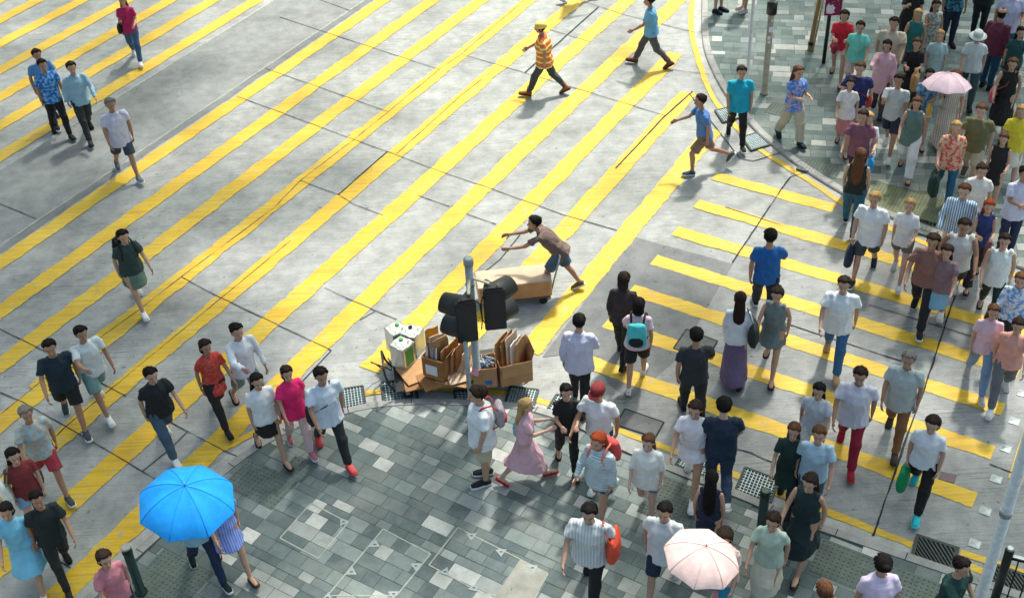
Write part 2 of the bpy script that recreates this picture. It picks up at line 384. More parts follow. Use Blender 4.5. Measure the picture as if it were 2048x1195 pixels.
def kerb(inner, sgn):
    bm = bmesh.new(); bm2 = bmesh.new(); n = len(inner); prevs = None; prevg = None
    L_ = 0
    for i, p in enumerate(inner):
        t = (inner[min(i + 1, n - 1)] - inner[max(i - 1, 0)]).normalized(); nn = Vector((-t.y, t.x, 0)) * sgn
        prof = [(0.002, ZP - .04), (0.002, ZP + .012), (.135, ZP + .008), (.155, ZP - .012), (.16, 0)]
        ring = [bm.verts.new(Vector((p.x, p.y, z)) + nn * d) for d, z in prof]
        rg = [bm2.verts.new(Vector((p.x, p.y, .006)) + nn * d) for d in (.16, .33 + .02 * noise.noise(p))]
        if prevs:
            for a in range(4): bm.faces.new((prevs[a], ring[a], ring[a + 1], prevs[a + 1]))
            bm2.faces.new((prevg[0], rg[0], rg[1], prevg[1]))
        prevs, prevg = ring, rg
    bmesh.ops.recalc_face_normals(bm, faces=bm.faces); bmesh.ops.recalc_face_normals(bm2, faces=bm2.faces)
    for f in bm2.faces:
        if f.normal.z < 0: f.normal_flip()
    tag(obj('kerb', bm, m_kerb), kind='structure'); tag(obj('gutter', bm2, m_gut), kind='structure')
    # joints between kerbstones
    acc = 0
    for a, b in zip(inner, inner[1:]):
        acc += (b - a).length
        if acc > .9:
            acc = 0; t = (b - a).normalized(); nn = Vector((-t.y, t.x, 0)) * sgn
            bmj = bmesh.new(); q = [a, a + t * .012, a + t * .012 + nn * .13, a + nn * .13]
            bmj.faces.new([bmj.verts.new((v.x, v.y, ZP + .0145)) for v in q]); tag(obj('kerb_joint', bmj, m_joint), kind='structure')
E1 = [(-60, 1420), (60, 1318), (200, 1192), (273, 1123), (340, 1062), (420, 980), (498, 917), (549, 885), (616, 852), (698, 831), (766, 818), (858, 813), (924, 815), (1000, 819), (1069, 829), (1148, 856), (1228, 897), (1335, 945), (1457, 993), (1555, 1034), (1623, 1060), (1750, 1104), (1899, 1155), (2048, 1207), (2250, 1280)]
in1, poly1 = pavement(E1, [(20, -8), (-14, -8)], 0)
E2 = [(1440, -260), (1420, -60), (1416, 0), (1416, 47), (1420, 95), (1437, 142), (1466, 193), (1506, 242), (1533, 270), (1561, 293), (1602, 326), (1682, 377), (1760, 418), (1838, 450), (1983, 508), (2060, 535), (2300, 620)]
in2, poly2 = pavement(E2, [(60, 40), (60, 95), (8, 95)], 0)
TACT = [((521, 966), .95, .62, m_tact), ((597, 937), .42, .38, m_tact), ((340, 1160), .9, .75, m_tact), ((1760, 1158), 1.75, .62, m_tact), ((1345, 1003), .75, .8, m_tact), ((1815, 408), 1.5, 1.0, m_tactg), ((1570, 222), .75, .5, m_tact), ((1900, 468), 1.3, .45, m_tact), ((1640, 335), .8, .5, m_tact)]
hole1, hole2 = [], []
for (px, py), su, sv, m in TACT:
    c = G(px, py, ZP); tx, ty = (D2, D1)
    q = [c - tx * su / 2 - ty * sv / 2, c + tx * su / 2 - ty * sv / 2, c + tx * su / 2 + ty * sv / 2, c - tx * su / 2 + ty * sv / 2]
    (hole1 if py > 800 else hole2).append([(v.x, v.y) for v in q])
    bm = bmesh.new(); prism(bm, ccw([Vector((v.x, v.y)) for v in q]), ZP - .03, ZP + .006)
    nu, nv = int(su / .065), int(sv / .065)
    for a in range(nu):
        for b in range(nv):
            p = c + tx * ((a + .5) / nu - .5) * su + ty * ((b + .5) / nv - .5) * sv
            tube(bm, [(p.x, p.y, ZP + .006), (p.x, p.y, ZP + .012)], [.02, .012], 6)
    tag(obj('tactile_paving', bm, m), kind='structure')
hole1.append([(v.x, v.y) for v in (G(1040, 1118, ZP), G(1096, 1146, ZP), G(1066, 1200, ZP), G(985, 1200, ZP))])
bm = bmesh.new(); prism(bm, ccw([Vector(v) for v in hole1[-1]]), ZP - .03, ZP + .005); tag(obj('mortar_patch', bm, m_sand), kind='structure')
tiles(poly1, hole1, 'a', Vector((D2.x, D2.y)), Vector((D1.x, D1.y)), .225)
tiles(poly2, hole2, 'b', Vector((math.cos(R(168)), math.sin(R(168)))), Vector((math.cos(R(78)), math.sin(R(78)))), .27)
kerb(in1, 1 if True else -1); kerb(in2, -1)
# ---------------------------------------------------------------- street furniture
def grate(pix, label, nx=10, ny=9, z=.016):
    q = [G(*p) for p in pix]           # TL TR BR BL
    c = sum(q, Vector()) / 4; root = tag(empty('drain_grating', (c.x, c.y, z)), label, 'drain grating', 'steel gully gratings along the kerbs')
    q = [v - c for v in q]
    bm = bmesh.new(); bm.faces.new([bm.verts.new((v.x, v.y, .002)) for v in ccw([v.copy() for v in q])]); obj('gully_shade_sheet', bm, m_dark, root)  # flat dark sheet: shade of the gully painted on, no real depth
    def P(u, v): return q[0].lerp(q[1], u).lerp(q[3].lerp(q[2], u), v)
    bm = bmesh.new()
    def bar(a, b, w, z0, z1):
        d = (b - a).normalized(); n = Vector((-d.y, d.x, 0)) * w / 2
        prism(bm, ccw([a + n, b + n, b - n, a - n]), z0, z1)
    for i in range(1, nx): bar(P(i / nx, .03), P(i / nx, .97), .014, .004, .022)
    for j in range(1, ny): bar(P(.03, j / ny), P(.97, j / ny), .012, .005, .020)
    obj('bars', bm, m_grate, root)
    bm = bmesh.new()
    for a, b in ((0, 1), (2, 3)): bar(q[a], q[b], .034, .003, .025)
    for a, b in ((1, 2), (3, 0)): bar(q[a], q[b], .034, .003, .0235)
    obj('frame', bm, m_iron, root)
    return root
grate([(664, 784), (726, 774), (732, 816), (668, 828)], 'steel gully grating behind the person in red shoes, leftmost on the near kerb')
grate([(763, 767), (829, 761), (836, 800), (769, 811)], 'steel gully grating in front of the oil tins and left box')
grate([(908, 783), (965, 784), (968, 806), (912, 808)], 'steel gully grating half hidden at the foot of the signal pole', 8, 5)
grate([(1020, 775), (1077, 782), (1065, 823), (1010, 809)], 'steel gully grating behind the person in the pink dress')
grate([(1113, 791), (1176, 811), (1152, 852), (1090, 829)], 'steel gully grating under the person dressed all in black')
grate([(1375, 898), (1437, 920), (1415, 957), (1351, 932)], 'steel gully grating beside the legs of the person in white dress')
grate([(1490, 937), (1557, 962), (1540, 1009), (1470, 983)], 'clear steel gully grating just behind the green bollard of the crossing')
grate([(1430, 223), (1462, 216), (1485, 236), (1446, 247)], 'steel gully grating behind the person in turquoise polo shirt')
grate([(1484, 277), (1513, 268), (1539, 292), (1502, 303)], 'steel gully grating beside the front shoe of the turquoise polo man')
def iron_drain(pix, label):
    q = [G(*p) for p in pix]; c = sum(q, Vector()) / 4
    root = tag(empty('iron_drain', (c.x, c.y, .018)), label, 'drain cover', 'cast iron slotted drains')
    q = [v - c for v in q]
    def P(u, v): return q[0].lerp(q[1], u).lerp(q[3].lerp(q[2], u), v)
    bm = bmesh.new(); bm.faces.new([bm.verts.new((v.x, v.y, .002)) for v in ccw([v.copy() for v in q])]); obj('slot_shade_sheet', bm, m_dark, root)  # dark colour stands in for the shade below the bars, nothing is recessed
    bm = bmesh.new()
    def pl(pp, z0, z1): prism(bm, ccw([P(*x) for x in pp]), z0, z1)
    pl([(0, 0), (1, 0), (1, .09), (0, .09)], .004, .02); pl([(0, .91), (1, .91), (1, 1), (0, 1)], .004, .02)
    pl([(0, .09), (.08, .09), (.08, .91), (0, .91)], .004, .0195); pl([(.92, .09), (1, .09), (1, .91), (.92, .91)], .004, .0195)
    obj('frame', bm, m_iron, root)
    bm = bmesh.new(); n = 9
    for k in range(-n, n + 1):
        o = k / n * 1.0
        pp = [(.08 + o, .09), (.08 + o + .055, .09), (.08 + o + .055 + .62, .91), (.08 + o + .62, .91)]
        sub = [P(*x) for x in pp]
        cl = clip([(v.x, v.y) for v in ccw(sub)], ccw([Vector((P(*x).x, P(*x).y)) for x in ((.08, .09), (.92, .09), (.92, .91), (.08, .91))]))
        if cl and len(cl) > 2: prism(bm, [Vector(v) for v in cl], .004, .018)
    obj('diagonal_bars', bm, m_iron, root)
iron_drain([(1832, 1069), (1919, 1097), (1901, 1152), (1819, 1118)], 'cast iron drain with diagonal slots at the kerb by the road studs')
iron_drain([(1972, 1122), (2060, 1153), (2045, 1205), (1955, 1175)], 'dark slotted grid partly hidden by the tall grey post and black railing')  # dark framed grid with diagonal bars
def manhole(pix, label):
    q = [G(*p) for p in pix]; c = sum(q, Vector()) / 4; root = tag(empty('manhole_cover', (c.x, c.y, .009)), label, 'manhole cover'); q = [v - c for v in q]
    bm = bmesh.new(); prism(bm, ccw([v * .96 for v in q]), .0, .006); obj('plate', bm, m_mh, root)
    bm = bmesh.new()
    for a, b in zip(q, q[1:] + q[:1]):
        d = (b - a).normalized(); n = Vector((-d.y, d.x, 0)) * .011; prism(bm, ccw([a + n, b + n, b - n, a - n]), .001, .0085 + random.random() * .001)
    obj('frame', bm, m_joint, root)
m_mh = concrete('infilled cover', .17, (.97, 1, 1), None, 0, .8, .3)
manhole([(1347, 697), (1373, 659), (1435, 683), (1413, 720)], 'square infilled manhole cover interrupting a yellow stripe')
manhole([(1250, 818), (1328, 845), (1311, 875), (1232, 850)], 'dark rectangular manhole cover by the kerb line of the cross road')
bm = bmesh.new(); q = [G(1881, 943), G(1914, 950), G(1908, 967), G(1876, 958)]; prism(bm, ccw(q), .004, .016)
o = obj('cover_plate', bm, m_rust); tag(o, 'small rusty square cover plate at the edge of the lowest cross stripe', 'cover plate')
studs = [(2045, 787), (2028, 842), (2011, 897), (1992, 958), (1970, 1022), (1949, 1087)]
bm = bmesh.new(); s = .075
v = [bm.verts.new((D1 * a + D2 * b).to_tuple()) for a, b in ((-s, -s), (s, -s), (s, s), (-s, s))]
for vv in v: vv.co.z = .004
v2 = [bm.verts.new(vv.co + Vector((0, 0, .004))) for vv in v]; ap = bm.verts.new((0, 0, .028))
for i in range(4):
    bm.faces.new((v[i], v[(i + 1) % 4], v2[(i + 1) % 4], v2[i])); bm.faces.new((v2[i], v2[(i + 1) % 4], ap))
bmesh.ops.recalc_face_normals(bm, faces=bm.faces)
st = obj('road_stud', bm, m_galv)
slab = ['at the right frame edge, topmost of the row', 'second from the top of the row beside the cross stripes', 'beside the end of the second lowest long cross stripe', 'just above the end of the lowest cross stripe', 'below the end of the lowest cross stripe', 'lowest of the row, beside the slotted drain']
for i, p in enumerate(studs):
    o = st if i == 0 else st.copy()
    if i: COL.objects.link(o)
    o.location = G(*p); o.location.z = .006; tag(o, 'silver pyramid road stud ' + slab[i], 'road stud', 'road studs along the end of the stripes')
# bollards
def bollard(px, hgt, label, cap):
    root = tag(empty('bollard', G(*px, ZP)), label, 'bollard', 'green bollards on the pavement'); root.location.z = ZP
    bm = bmesh.new(); tube(bm, [(0, 0, 0), (0, 0, .03), (0, 0, .035), (0, 0, hgt - .12)], [.085, .085, .062, .062], 20)
    tube(bm, [(0, 0, hgt - .12), (0, 0, hgt - .115), (0, 0, hgt - .09), (0, 0, hgt - .085)], [.066, .070, .070, .064], 20)
    tube(bm, [(0, 0, hgt - .085), (0, 0, hgt - .03)], [.062, .062], 20); obj('post', bm, m_bolg, root)
    bm = bmesh.new(); tube(bm, [(0, 0, hgt - .03), (0, 0, hgt - .01), (0, 0, hgt)], [.066, .066, .052], 20); obj('cap', bm, cap, root)
bollard((283, 1184), .92, 'dark green bollard with pale worn cap beside the blue umbrella', m_capg)
bollard((1519, 1082), 1.0, 'dark green bollard with banded top standing in front of the clear grating', m_bolg)
m_plate = plain('worn plate', (150, 160, 160), .6, .15, 12, .2)
# service covers with pale steel edges
def cover(pix, plates, label):
    q = [G(*p, ZP) for p in pix]; c = sum(q, Vector()) / len(q); root = tag(empty('service_cover', (c.x, c.y, ZP)), label, 'service cover', 'paver filled service covers in the near pavement')
    bm = bmesh.new()
    for a, b in zip(q, q[1:] + q[:1]):
        a = a - c; b = b - c; d = (b - a).normalized(); n = Vector((-d.y, d.x, 0)) * .009
        prism(bm, ccw([a + n, b + n, b - n, a - n]), .0005 + random.random() * .0002, .004 + random.random() * .001)
    obj('edge_frame', bm, m_lightjoint, root)
    for (x, y), a in plates:
        p = G(x, y, ZP) - c; bm = bmesh.new(); tri = [p + Vector((math.cos(a + k), math.sin(a + k), 0)) * .088 for k in (0, 2.1, 4.2)]
        prism(bm, ccw(tri), .001, .0065); pl = obj('corner_plate', bm, m_plate, root)
        bm = bmesh.new(); prism(bm, [(p.x - .02, p.y - .008), (p.x + .02, p.y - .008), (p.x + .02, p.y + .008), (p.x - .02, p.y + .008)], .006, .008); obj('keyhole', bm, m_dark, pl)
cover([(766, 1057), (861, 1107), (793, 1190), (655, 1190)], [((750, 1088), 1.5), ((703, 1143), 1.5), ((832, 1131), 4.7), ((787, 1187), 4.7), ((655, 1194), 1.5)], 'long service cover with triangular plates, middle one of the near pavement')
cover([(916, 1054), (1096, 1146), (1066, 1200), (965, 1186), (858, 1129)], [((943, 1071), 4.7), ((1002, 1103), 4.7), ((1065, 1135), 4.7), ((890, 1143), 1.2), ((948, 1175), 1.2)], 'service cover next to the pale mortar patch, right of the others')
cover([(622, 1005), (696, 1044), (637, 1116), (560, 1075)], [((687, 1043), 4.2)], 'service cover nearest the person in red shoes, left of the others')
# poles of the far corner
def simple_pole(name, base, top_z, r, m, label, cat, z0=ZP):
    root = tag(empty(name, (base.x, base.y, z0)), label, cat); bm = bmesh.new()
    tube(bm, [(0, 0, 0), (0, 0, .02), (0, 0, .021), (0, 0, top_z)], [r * 1.35, r * 1.35, r, r * .96], 18); obj('post', bm, m, root); return root
rt = simple_pole('sign_pole', G(1493, 172, ZP), 4.2, .038, m_pole, 'slim light grey pole behind the person in turquoise polo', 'pole')
bm = bmesh.new(); tube(bm, [(0, 0, 4.2), (0, 0, 4.23)], [.042, .03], 14); obj('cap', bm, m_pole, rt)
rt = simple_pole('signal_post', G(1528, 188, ZP), 3.3, .068, m_pole2, 'thick weathered post with black collar and stickers on the far pavement', 'post')
zc = 1.98
bm = bmesh.new(); tube(bm, [(0, 0, zc - .14), (0, 0, zc - .13), (0, 0, zc + .13), (0, 0, zc + .14)], [.085, .11, .11, .085], 8); obj('collar_box', bm, m_blk, rt)
for k, (z, a, w_, h_, m) in enumerate(((1.52, -1.4, .05, .12, m_white), (1.33, -1.75, .035, .07, m_white), (1.30, -1.05, .03, .11, m_pink), (1.24, -1.75, .03, .06, m_white), (1.72, -1.2, .03, .05, m_white))):
    bm = bmesh.new(); n = 5
    for i in range(n):
        a0, a1 = a + (i / n - .5) * w_ / .034, a + ((i + 1) / n - .5) * w_ / .034
        bm.faces.new([bm.verts.new((math.cos(t) * .0705, math.sin(t) * .0705, zz)) for t, zz in ((a0, z - h_ / 2), (a1, z - h_ / 2), (a1, z + h_ / 2), (a0, z + h_ / 2))])
    obj('sticker', bm, m, rt)
# bamboo stake with brace
b = G(1619, 101, ZP); rt = tag(empty('bamboo_stake', (b.x, b.y, ZP)), 'upright bamboo stake with a thin brace tied at its foot', 'stake')
tp = G(1641, -10, 1.35) - b; tp.z = 1.3; d = tp.normalized(); bm = bmesh.new(); pts = []; rad = []
for k in range(22):
    z = k * .17; pts += [d * z, d * (z + .012), d * (z + .03)]; rad += [.05, .056, .05]
tube(bm, pts, rad, 14); obj('stake', bm, m_bamb, rt)
bm = bmesh.new(); tube(bm, [Vector((.06, -.05, 0)), Vector((.2, .12, 1.0)), Vector((.5, .5, 3.2))], [.024, .022, .02], 10); obj('brace', bm, m_bamb2, rt)
bm = bmesh.new(); tube(bm, [d * .13, d * .15, d * .19, d * .21], [.058, .064, .064, .058], 12); obj('tie', bm, m_wire, rt)
# purple sign on a black post
b = G(1647, 126, ZP); rt = tag(empty('street_sign', (b.x, b.y, ZP)), 'purple sign panel with torn white paper on a black post', 'sign')
bm = bmesh.new(); tube(bm, [(0, 0, 0), (0, 0, 2.3)], [.042, .042], 14); tube(bm, [(0, 0, 2.3), (0, 0, 2.32)], [.045, .03], 14); obj('post', bm, m_blk, rt)
dirx = Vector((math.cos(R(-4)), math.sin(R(-4)), 0)); mt = Matrix.Rotation(R(-4), 4, 'Z')
bm = bmesh.new(); box(bm, (.05, -.055, 1.65), (.36, .03, .98), mt, bev=.008); pn = obj('panel', bm, m_purp, rt)
bm = bmesh.new(); rg = random.Random(4)
poly = [(-.09, .0), (-.10, .13), (-.07, .22), (-.02, .17), (.02, .2), (.09, .12), (.06, .05), (.1, .02), (.02, -.02)]
f = bm.faces.new([bm.verts.new(mt @ Vector((x + .0, -.0722, 1.22 + y))) for x, y in poly])
if f.normal.y > 0: f.normal_flip()
obj('torn_paper', bm, m_white, pn)
bm = bmesh.new()
for k in range(16):
    x, z = rg.uniform(-.1, .2), rg.uniform(1.35, 2.1); bm.faces.new([bm.verts.new(mt @ Vector((x + math.cos(t) * .008, -.0724, z + math.sin(t) * .008))) for t in (0, 1.57, 3.14, 4.71)])
obj('paper_flecks', bm, m_white, pn)
# tall pole at the right
b = G(1944, 1253, ZP); rt = simple_pole('signal_post', b, 6.5, .068, m_galv, 'tall smooth grey post rising past the lower right corner', 'post')
bm = bmesh.new(); tube(bm, [(0, 0, 2.05), (0, 0, 2.06), (0, 0, 2.12), (0, 0, 2.13)], [.069, .074, .074, .069], 18); obj('band', bm, m_galv, rt)
# railing at the lower right corner
b0 = G(1985, 1212, ZP); rt = tag(empty('pedestrian_railing', (b0.x, b0.y, ZP)), 'black pedestrian railing with end post at the lower right corner', 'railing')
bm = bmesh.new(); tube(bm, [(0, 0, 0), (0, 0, 1.08), (0, 0, 1.10)], [.055, .055, .045], 16); obj('end_post', bm, m_blk, rt)
bm = bmesh.new(); tube(bm, [(0, 0, 1.10), (0, 0, 1.125)], [.05, .035], 16); obj('post_cap', bm, m_galv, rt)
dv = (G(2200, 1268, ZP) - b0).normalized(); dv.z = 0
bm = bmesh.new(); Ln = 2.0
for z in (.95, .12): tube(bm, [dv * .05 + Vector((0, 0, z)), dv * Ln + Vector((0, 0, z))], [.024, .024], 8)
obj('rail', bm, m_blk, rt)
for k in range(14):
    bm = bmesh.new(); p = dv * (.13 + k * .14); tube(bm, [p + Vector((0, 0, .12)), p + Vector((0, 0, .95))], [.011, .011], 6); obj('baluster', bm, m_blk, rt)
bm = bmesh.new(); box(bm, dv * .9 + Vector((0, 0, .99)), (1.7, .05, .012), rz=math.atan2(dv.y, dv.x)); obj('top_plate', bm, m_galv, rt)

# ---------------------------------------------------------------- traffic signal
top = G(936, 515, 2.70); B = Vector((top.x, top.y, 0))
rt = tag(empty('traffic_signal', B), 'grey signal pole with two black signal heads turned away, beside the cardboard', 'traffic signal')
bm = bmesh.new(); tube(bm, [(0, 0, .0), (0, 0, .03), (0, 0, .031), (0, 0, 2.60)], [.09, .09, .062, .060], 20); obj('pole', bm, m_pole, rt)
bm = bmesh.new(); tube(bm, [(0, 0, 2.575), (0, 0, 2.58), (0, 0, 2.66), (0, 0, 2.69), (0, 0, 2.70)], [.062, .074, .074, .066, .045], 20); obj('pole_cap', bm, m_pole, rt)
for k in range(2):
    bm = bmesh.new(); tube(bm, [(0, 0, 2.20 - k * .55), (0, 0, 2.205 - k * .55), (0, 0, 2.24 - k * .55), (0, 0, 2.245 - k * .55)], [.061, .068, .068, .061], 18); obj('clamp_band', bm, m_galv, rt)
ZT = 2.30; ZB = 1.55
def plan(pix, z): return [G(720 + x / 3.735, 490 + y / 3.735, z) - B for x, y in pix]
def head(tri, front, lens_m):
    """tri: plan points, front: indices of the face that carries the lenses"""
    for v in tri: v.z = 0
    pl = ccw([v.copy() for v in tri]); bm = bmesh.new(); prism(bm, pl, ZB, ZT)
    bmesh.ops.bevel(bm, geom=bm.edges[:], offset=.018, segments=2, affect='EDGES')
    h = obj('signal_head', bm, m_sig, rt)
    e0 = next(v for i, v in enumerate(tri) if i not in front); mid_ = sum(tri, Vector()) / 3
    for k_ in front:
        a_, b_ = tri[k_], e0; d_ = (b_ - a_).normalized(); n_ = Vector((-d_.y, d_.x, 0)); n_ = -n_ if n_.dot((a_ + b_) / 2 - mid_) < 0 else n_
        if n_.y > -.3: continue
        bm = bmesh.new(); box(bm, (a_ + b_) / 2 + n_ * .001 + Vector((0, 0, (ZB + ZT) / 2)), ((b_ - a_).length - .09, .008, ZT - ZB - .09), rz=math.atan2(d_.y, d_.x), bev=.003); obj('rear_door', bm, m_sig, h)
        for zz in (ZB + .16, ZT - .16):
            bm = bmesh.new(); box(bm, a_.lerp(b_, .93) + n_ * .004 + Vector((0, 0, zz)), (.03, .016, .05), rz=math.atan2(d_.y, d_.x)); obj('hinge', bm, m_sig, h)
    c = sum(tri, Vector()) / 3; bm = bmesh.new(); prism(bm, [c.lerp(v, .74) for v in pl], ZT + .001, ZT + .012); obj('top_lid', bm, m_sig, h)
    for q_ in (.35, -.2):
        bm = bmesh.new(); bp = c.lerp(pl[0] if q_ > 0 else pl[1], .4); tube(bm, [(bp.x, bp.y, ZT + .01), (bp.x, bp.y, ZT + .026)], [.014, .012], 8); obj('bolt', bm, m_sig, h)
    a, b = tri[front[0]], tri[front[1]]; m = (a + b) / 2; d = (b - a).normalized(); n = Vector((-d.y, d.x, 0))
    if n.dot(m - c) < 0: n = -n
    dn = (n + Vector((0, 0, -.12))).normalized()
    for z in (ZT - .175, ZB + .185):
        o = m + Vector((0, 0, z)) + n * .002; bm = bmesh.new(); nn = 24; Rr = .165; ln = .30; inn = []; out = []
        sx = d; sy = Vector((0, 0, 1)).cross(d).cross(d) * -1; sy = Vector((0, 0, 1))
        rings = []
        for rr, t in ((Rr, -.04), (Rr, .02), (Rr, 1), (Rr - .008, 1), (Rr - .008, .02)):
            rg = []
            for k in range(nn):
                a_ = 2 * math.pi * k / nn; s_ = math.sin(a_); L2 = ln * (1 if s_ > -.2 else max(.18, 1 - (-.2 - s_) * 1.3))
                rg.append(bm.verts.new(o + sx * (rr * math.cos(a_)) + sy * (rr * s_) + dn * (L2 * t if t > 0 else t)))
            rings.append(rg)
        for r1, r2 in zip(rings, rings[1:]):
            for k in range(nn):
                f = bm.faces.new((r1[k], r1[(k + 1) % nn], r2[(k + 1) % nn], r2[k])); f.smooth = True
        obj('visor', bm, m_sig, h)
        bm = bmesh.new(); ball(bm, o + dn * .01, (.145, .145, .145), 0, 16, 10); obj('lens', bm, lens_m, h)
    return h
h1 = head(plan([(703, 440), (868, 412), (800, 326)], ZT), (0, 2), m_glass)
h2 = head(plan([(914, 342), (1088, 325), (930, 240)], ZT), (1, 2), m_glass)
bm = bmesh.new()
def arm(a, b, z):
    a = Vector(a); b = Vector(b); d = (b - a); box(bm, (a + b) / 2 + Vector((0, 0, z)), (d.length, .045, .03), rz=math.atan2(d.y, d.x), bev=.005)
pa, pb = plan([(812, 385), (968, 303)], ZT); pa.z = pb.z = 0
arm((-.01, -.03, 0), pa, ZT + .04); arm((.03, .0, 0), pb, ZT + .04); obj('bracket', bm, m_beige, rt)
bm = bmesh.new()
c0 = plan([(868, 420), (905, 420), (918, 380)], 2.15)
for v in c0: v.z = 0
tube(bm, [c0[0] + Vector((0, .0, 2.15)), c0[0] + Vector((.07, -.02, 2.1)), c0[1] + Vector((.0, -.05, 1.85)), c0[0] + Vector((.05, -.03, 1.66))], [.009] * 4, 6)
tube(bm, [c0[2] + Vector((0, 0, 2.15)), c0[2] + Vector((-.05, -.04, 2.0)), c0[2] + Vector((-.03, -.05, 1.75)), c0[2] + Vector((.02, -.0, 1.62))], [.009] * 4, 6)
obj('cable', bm, m_wire, rt)
ps = G(720 + 792 / 3.735, 490 + 775 / 3.735, ZB) - B
bm = bmesh.new(); tube(bm, [(ps.x, ps.y, 0), (ps.x, ps.y, ZB + .12)], [.034, .034], 14); obj('support_pipe', bm, m_galv, rt)
# ---------------------------------------------------------------- cardboard cart at the signal
def wbox(name, c, s, rz, mats, label, cat, group=None, bev=.0, z0=None): pass
base = G(915, 765); base.z = 0
AX = R(8)   # cart runs almost along the picture
rt = tag(empty('flatbed_trolley', base, AX), 'low black flatbed trolley under the pile of cardboard at the signal pole', 'trolley')
bm = bmesh.new(); box(bm, (0, .1, .20), (1.95, .72, .04), bev=.006); obj('platform', bm, m_blk, rt)
bm = bmesh.new()
for s in (-1, 1): tube(bm, [(-1.0, .1 + s * .3, .2), (-1.08, .1 + s * .3, .35), (-1.12, .1 + s * .28, .55)], [.018] * 3, 8)
tube(bm, [(-1.12, -.18, .55), (-1.12, .38, .55)], [.018, .018], 8); obj('push_bar', bm, m_blk, rt)
for x in (-.8, .8):
    for y in (-.2, .4):
        bm = bmesh.new(); tube(bm, [(x, y - .025, .085), (x, y - .02, .085), (x, y + .02, .085), (x, y + .025, .085)], [.07, .08, .08, .07], 16); wv = obj('wheel', bm, m_rubber, rt)
        bm = bmesh.new(); box(bm, (x, y, .145), (.06, .07, .07)); obj('fork', bm, m_galv, wv)
rg = random.Random(12)
def sheetbox(name, loc, size, rot, mat, label, cat, group=None, jag=0):
    o = tag(empty(name, loc), label, cat, group)
    return o
# flattened sheets lying on the platform
flat = [(-.42, -.20, .23, 1.0, .62, .1, m_card2), (.05, -.26, .25, 1.15, .60, -.12, m_card), (-.22, -.28, .275, .85, .55, .25, m_card2), (.20, -.22, .30, .95, .5, -.3, m_card), (-.62, -.1, .262, .62, .6, .35, m_card), (.45, -.28, .265, .6, .42, .5, m_card2), (.1, -.34, .325, .55, .36, .15, m_card3), (-.05, -.38, .285, .6, .34, -.45, m_card)]
fl = ['orange-edged', 'wide', 'dark brown', 'long', 'orange', 'short', 'pale', 'crooked']
fw_ = ['under the left box', 'poking out below the signal pole', 'in front of the left box', 'right of the support pipe', 'below the green-labelled tins', 'below the right-hand box', 'topmost of the flat stack in front', 'sticking out of the stack towards the pavement']
for (x, y, z, a, b_, r_, m), n_, w_ in zip(flat, fl, fw_):
    a *= .86; b_ *= .8; y += .13; bm = bmesh.new(); box(bm, (0, 0, 0), (a, b_, .014))
    bmesh.ops.subdivide_edges(bm, edges=bm.edges[:], cuts=5, use_grid_fill=True)
    for v in bm.verts: v.co.z += noise.noise(v.co * 3 + Vector((x * 9, y * 7, 1))) * .02; v.co.x += noise.noise(v.co * 7 + Vector((1, x * 3, 5))) * .008
    o = obj('flattened_cardboard', bm, m); o.matrix_world = Matrix.Translation(base + Vector((x, y, z))) @ Matrix.Rotation(r_ + AX, 4, 'Z')
    tag(o, f'{n_} flattened cardboard sheet {w_}', 'cardboard', 'flattened cardboard on the trolley')
# oil tins
def tin(px, z, rz, lab, label):
    p = G(*px, z); o = tag(empty('oil_tin', p, rz), label, 'oil tin', 'square oil tins on the trolley'); o.scale = (1.22, 1.22, 1.25)
    bm = bmesh.new(); box(bm, (0, 0, .17), (.235, .235, .34), bev=.012); obj('can', bm, m_tin, o)
    for zz in (.005, .335):
        bm = bmesh.new()
        for s in (-1, 1):
            tube(bm, [(s * .115, -.115, zz), (s * .115, .115, zz)], [.006, .006], 6); tube(bm, [(-.115, s * .115, zz), (.115, s * .115, zz)], [.006, .006], 6)
        obj('rim', bm, m_tin, o)
    bm = bmesh.new(); box(bm, (.1185, 0, .18), (.002, .15, .25)); box(bm, (0, .1185, .18), (.15, .002, .25)); obj('label', bm, m_tinlab if lab else m_tin, o)
    bm = bmesh.new(); tube(bm, [(-.05, .05, .345), (-.05, .05, .36)], [.028, .026], 12); obj('spout_cap', bm, m_tinlab if lab else m_dark, o)
    bm = bmesh.new(); tube(bm, [(-.07, -.05, .342), (-.03, -.05, .375), (.05, -.05, .375), (.08, -.05, .342)], [.005] * 4, 6); obj('handle', bm, m_white, o)
    bm = bmesh.new(); box(bm, (.06, .06, .3425), (.012, .05, .003), rz=.6); obj('cut_slot', bm, m_dark, o)
tin((808, 727), .24, R(-38), True, 'silver oil tin with green label, nearest one at the left of the cardboard')
tin((797, 697), .24, R(-55), True, 'silver oil tin with string on top, farthest left behind another tin')
tin((828, 702), .26, R(-30), False, 'silver oil tin with bare top squeezed beside the folded cardboard')
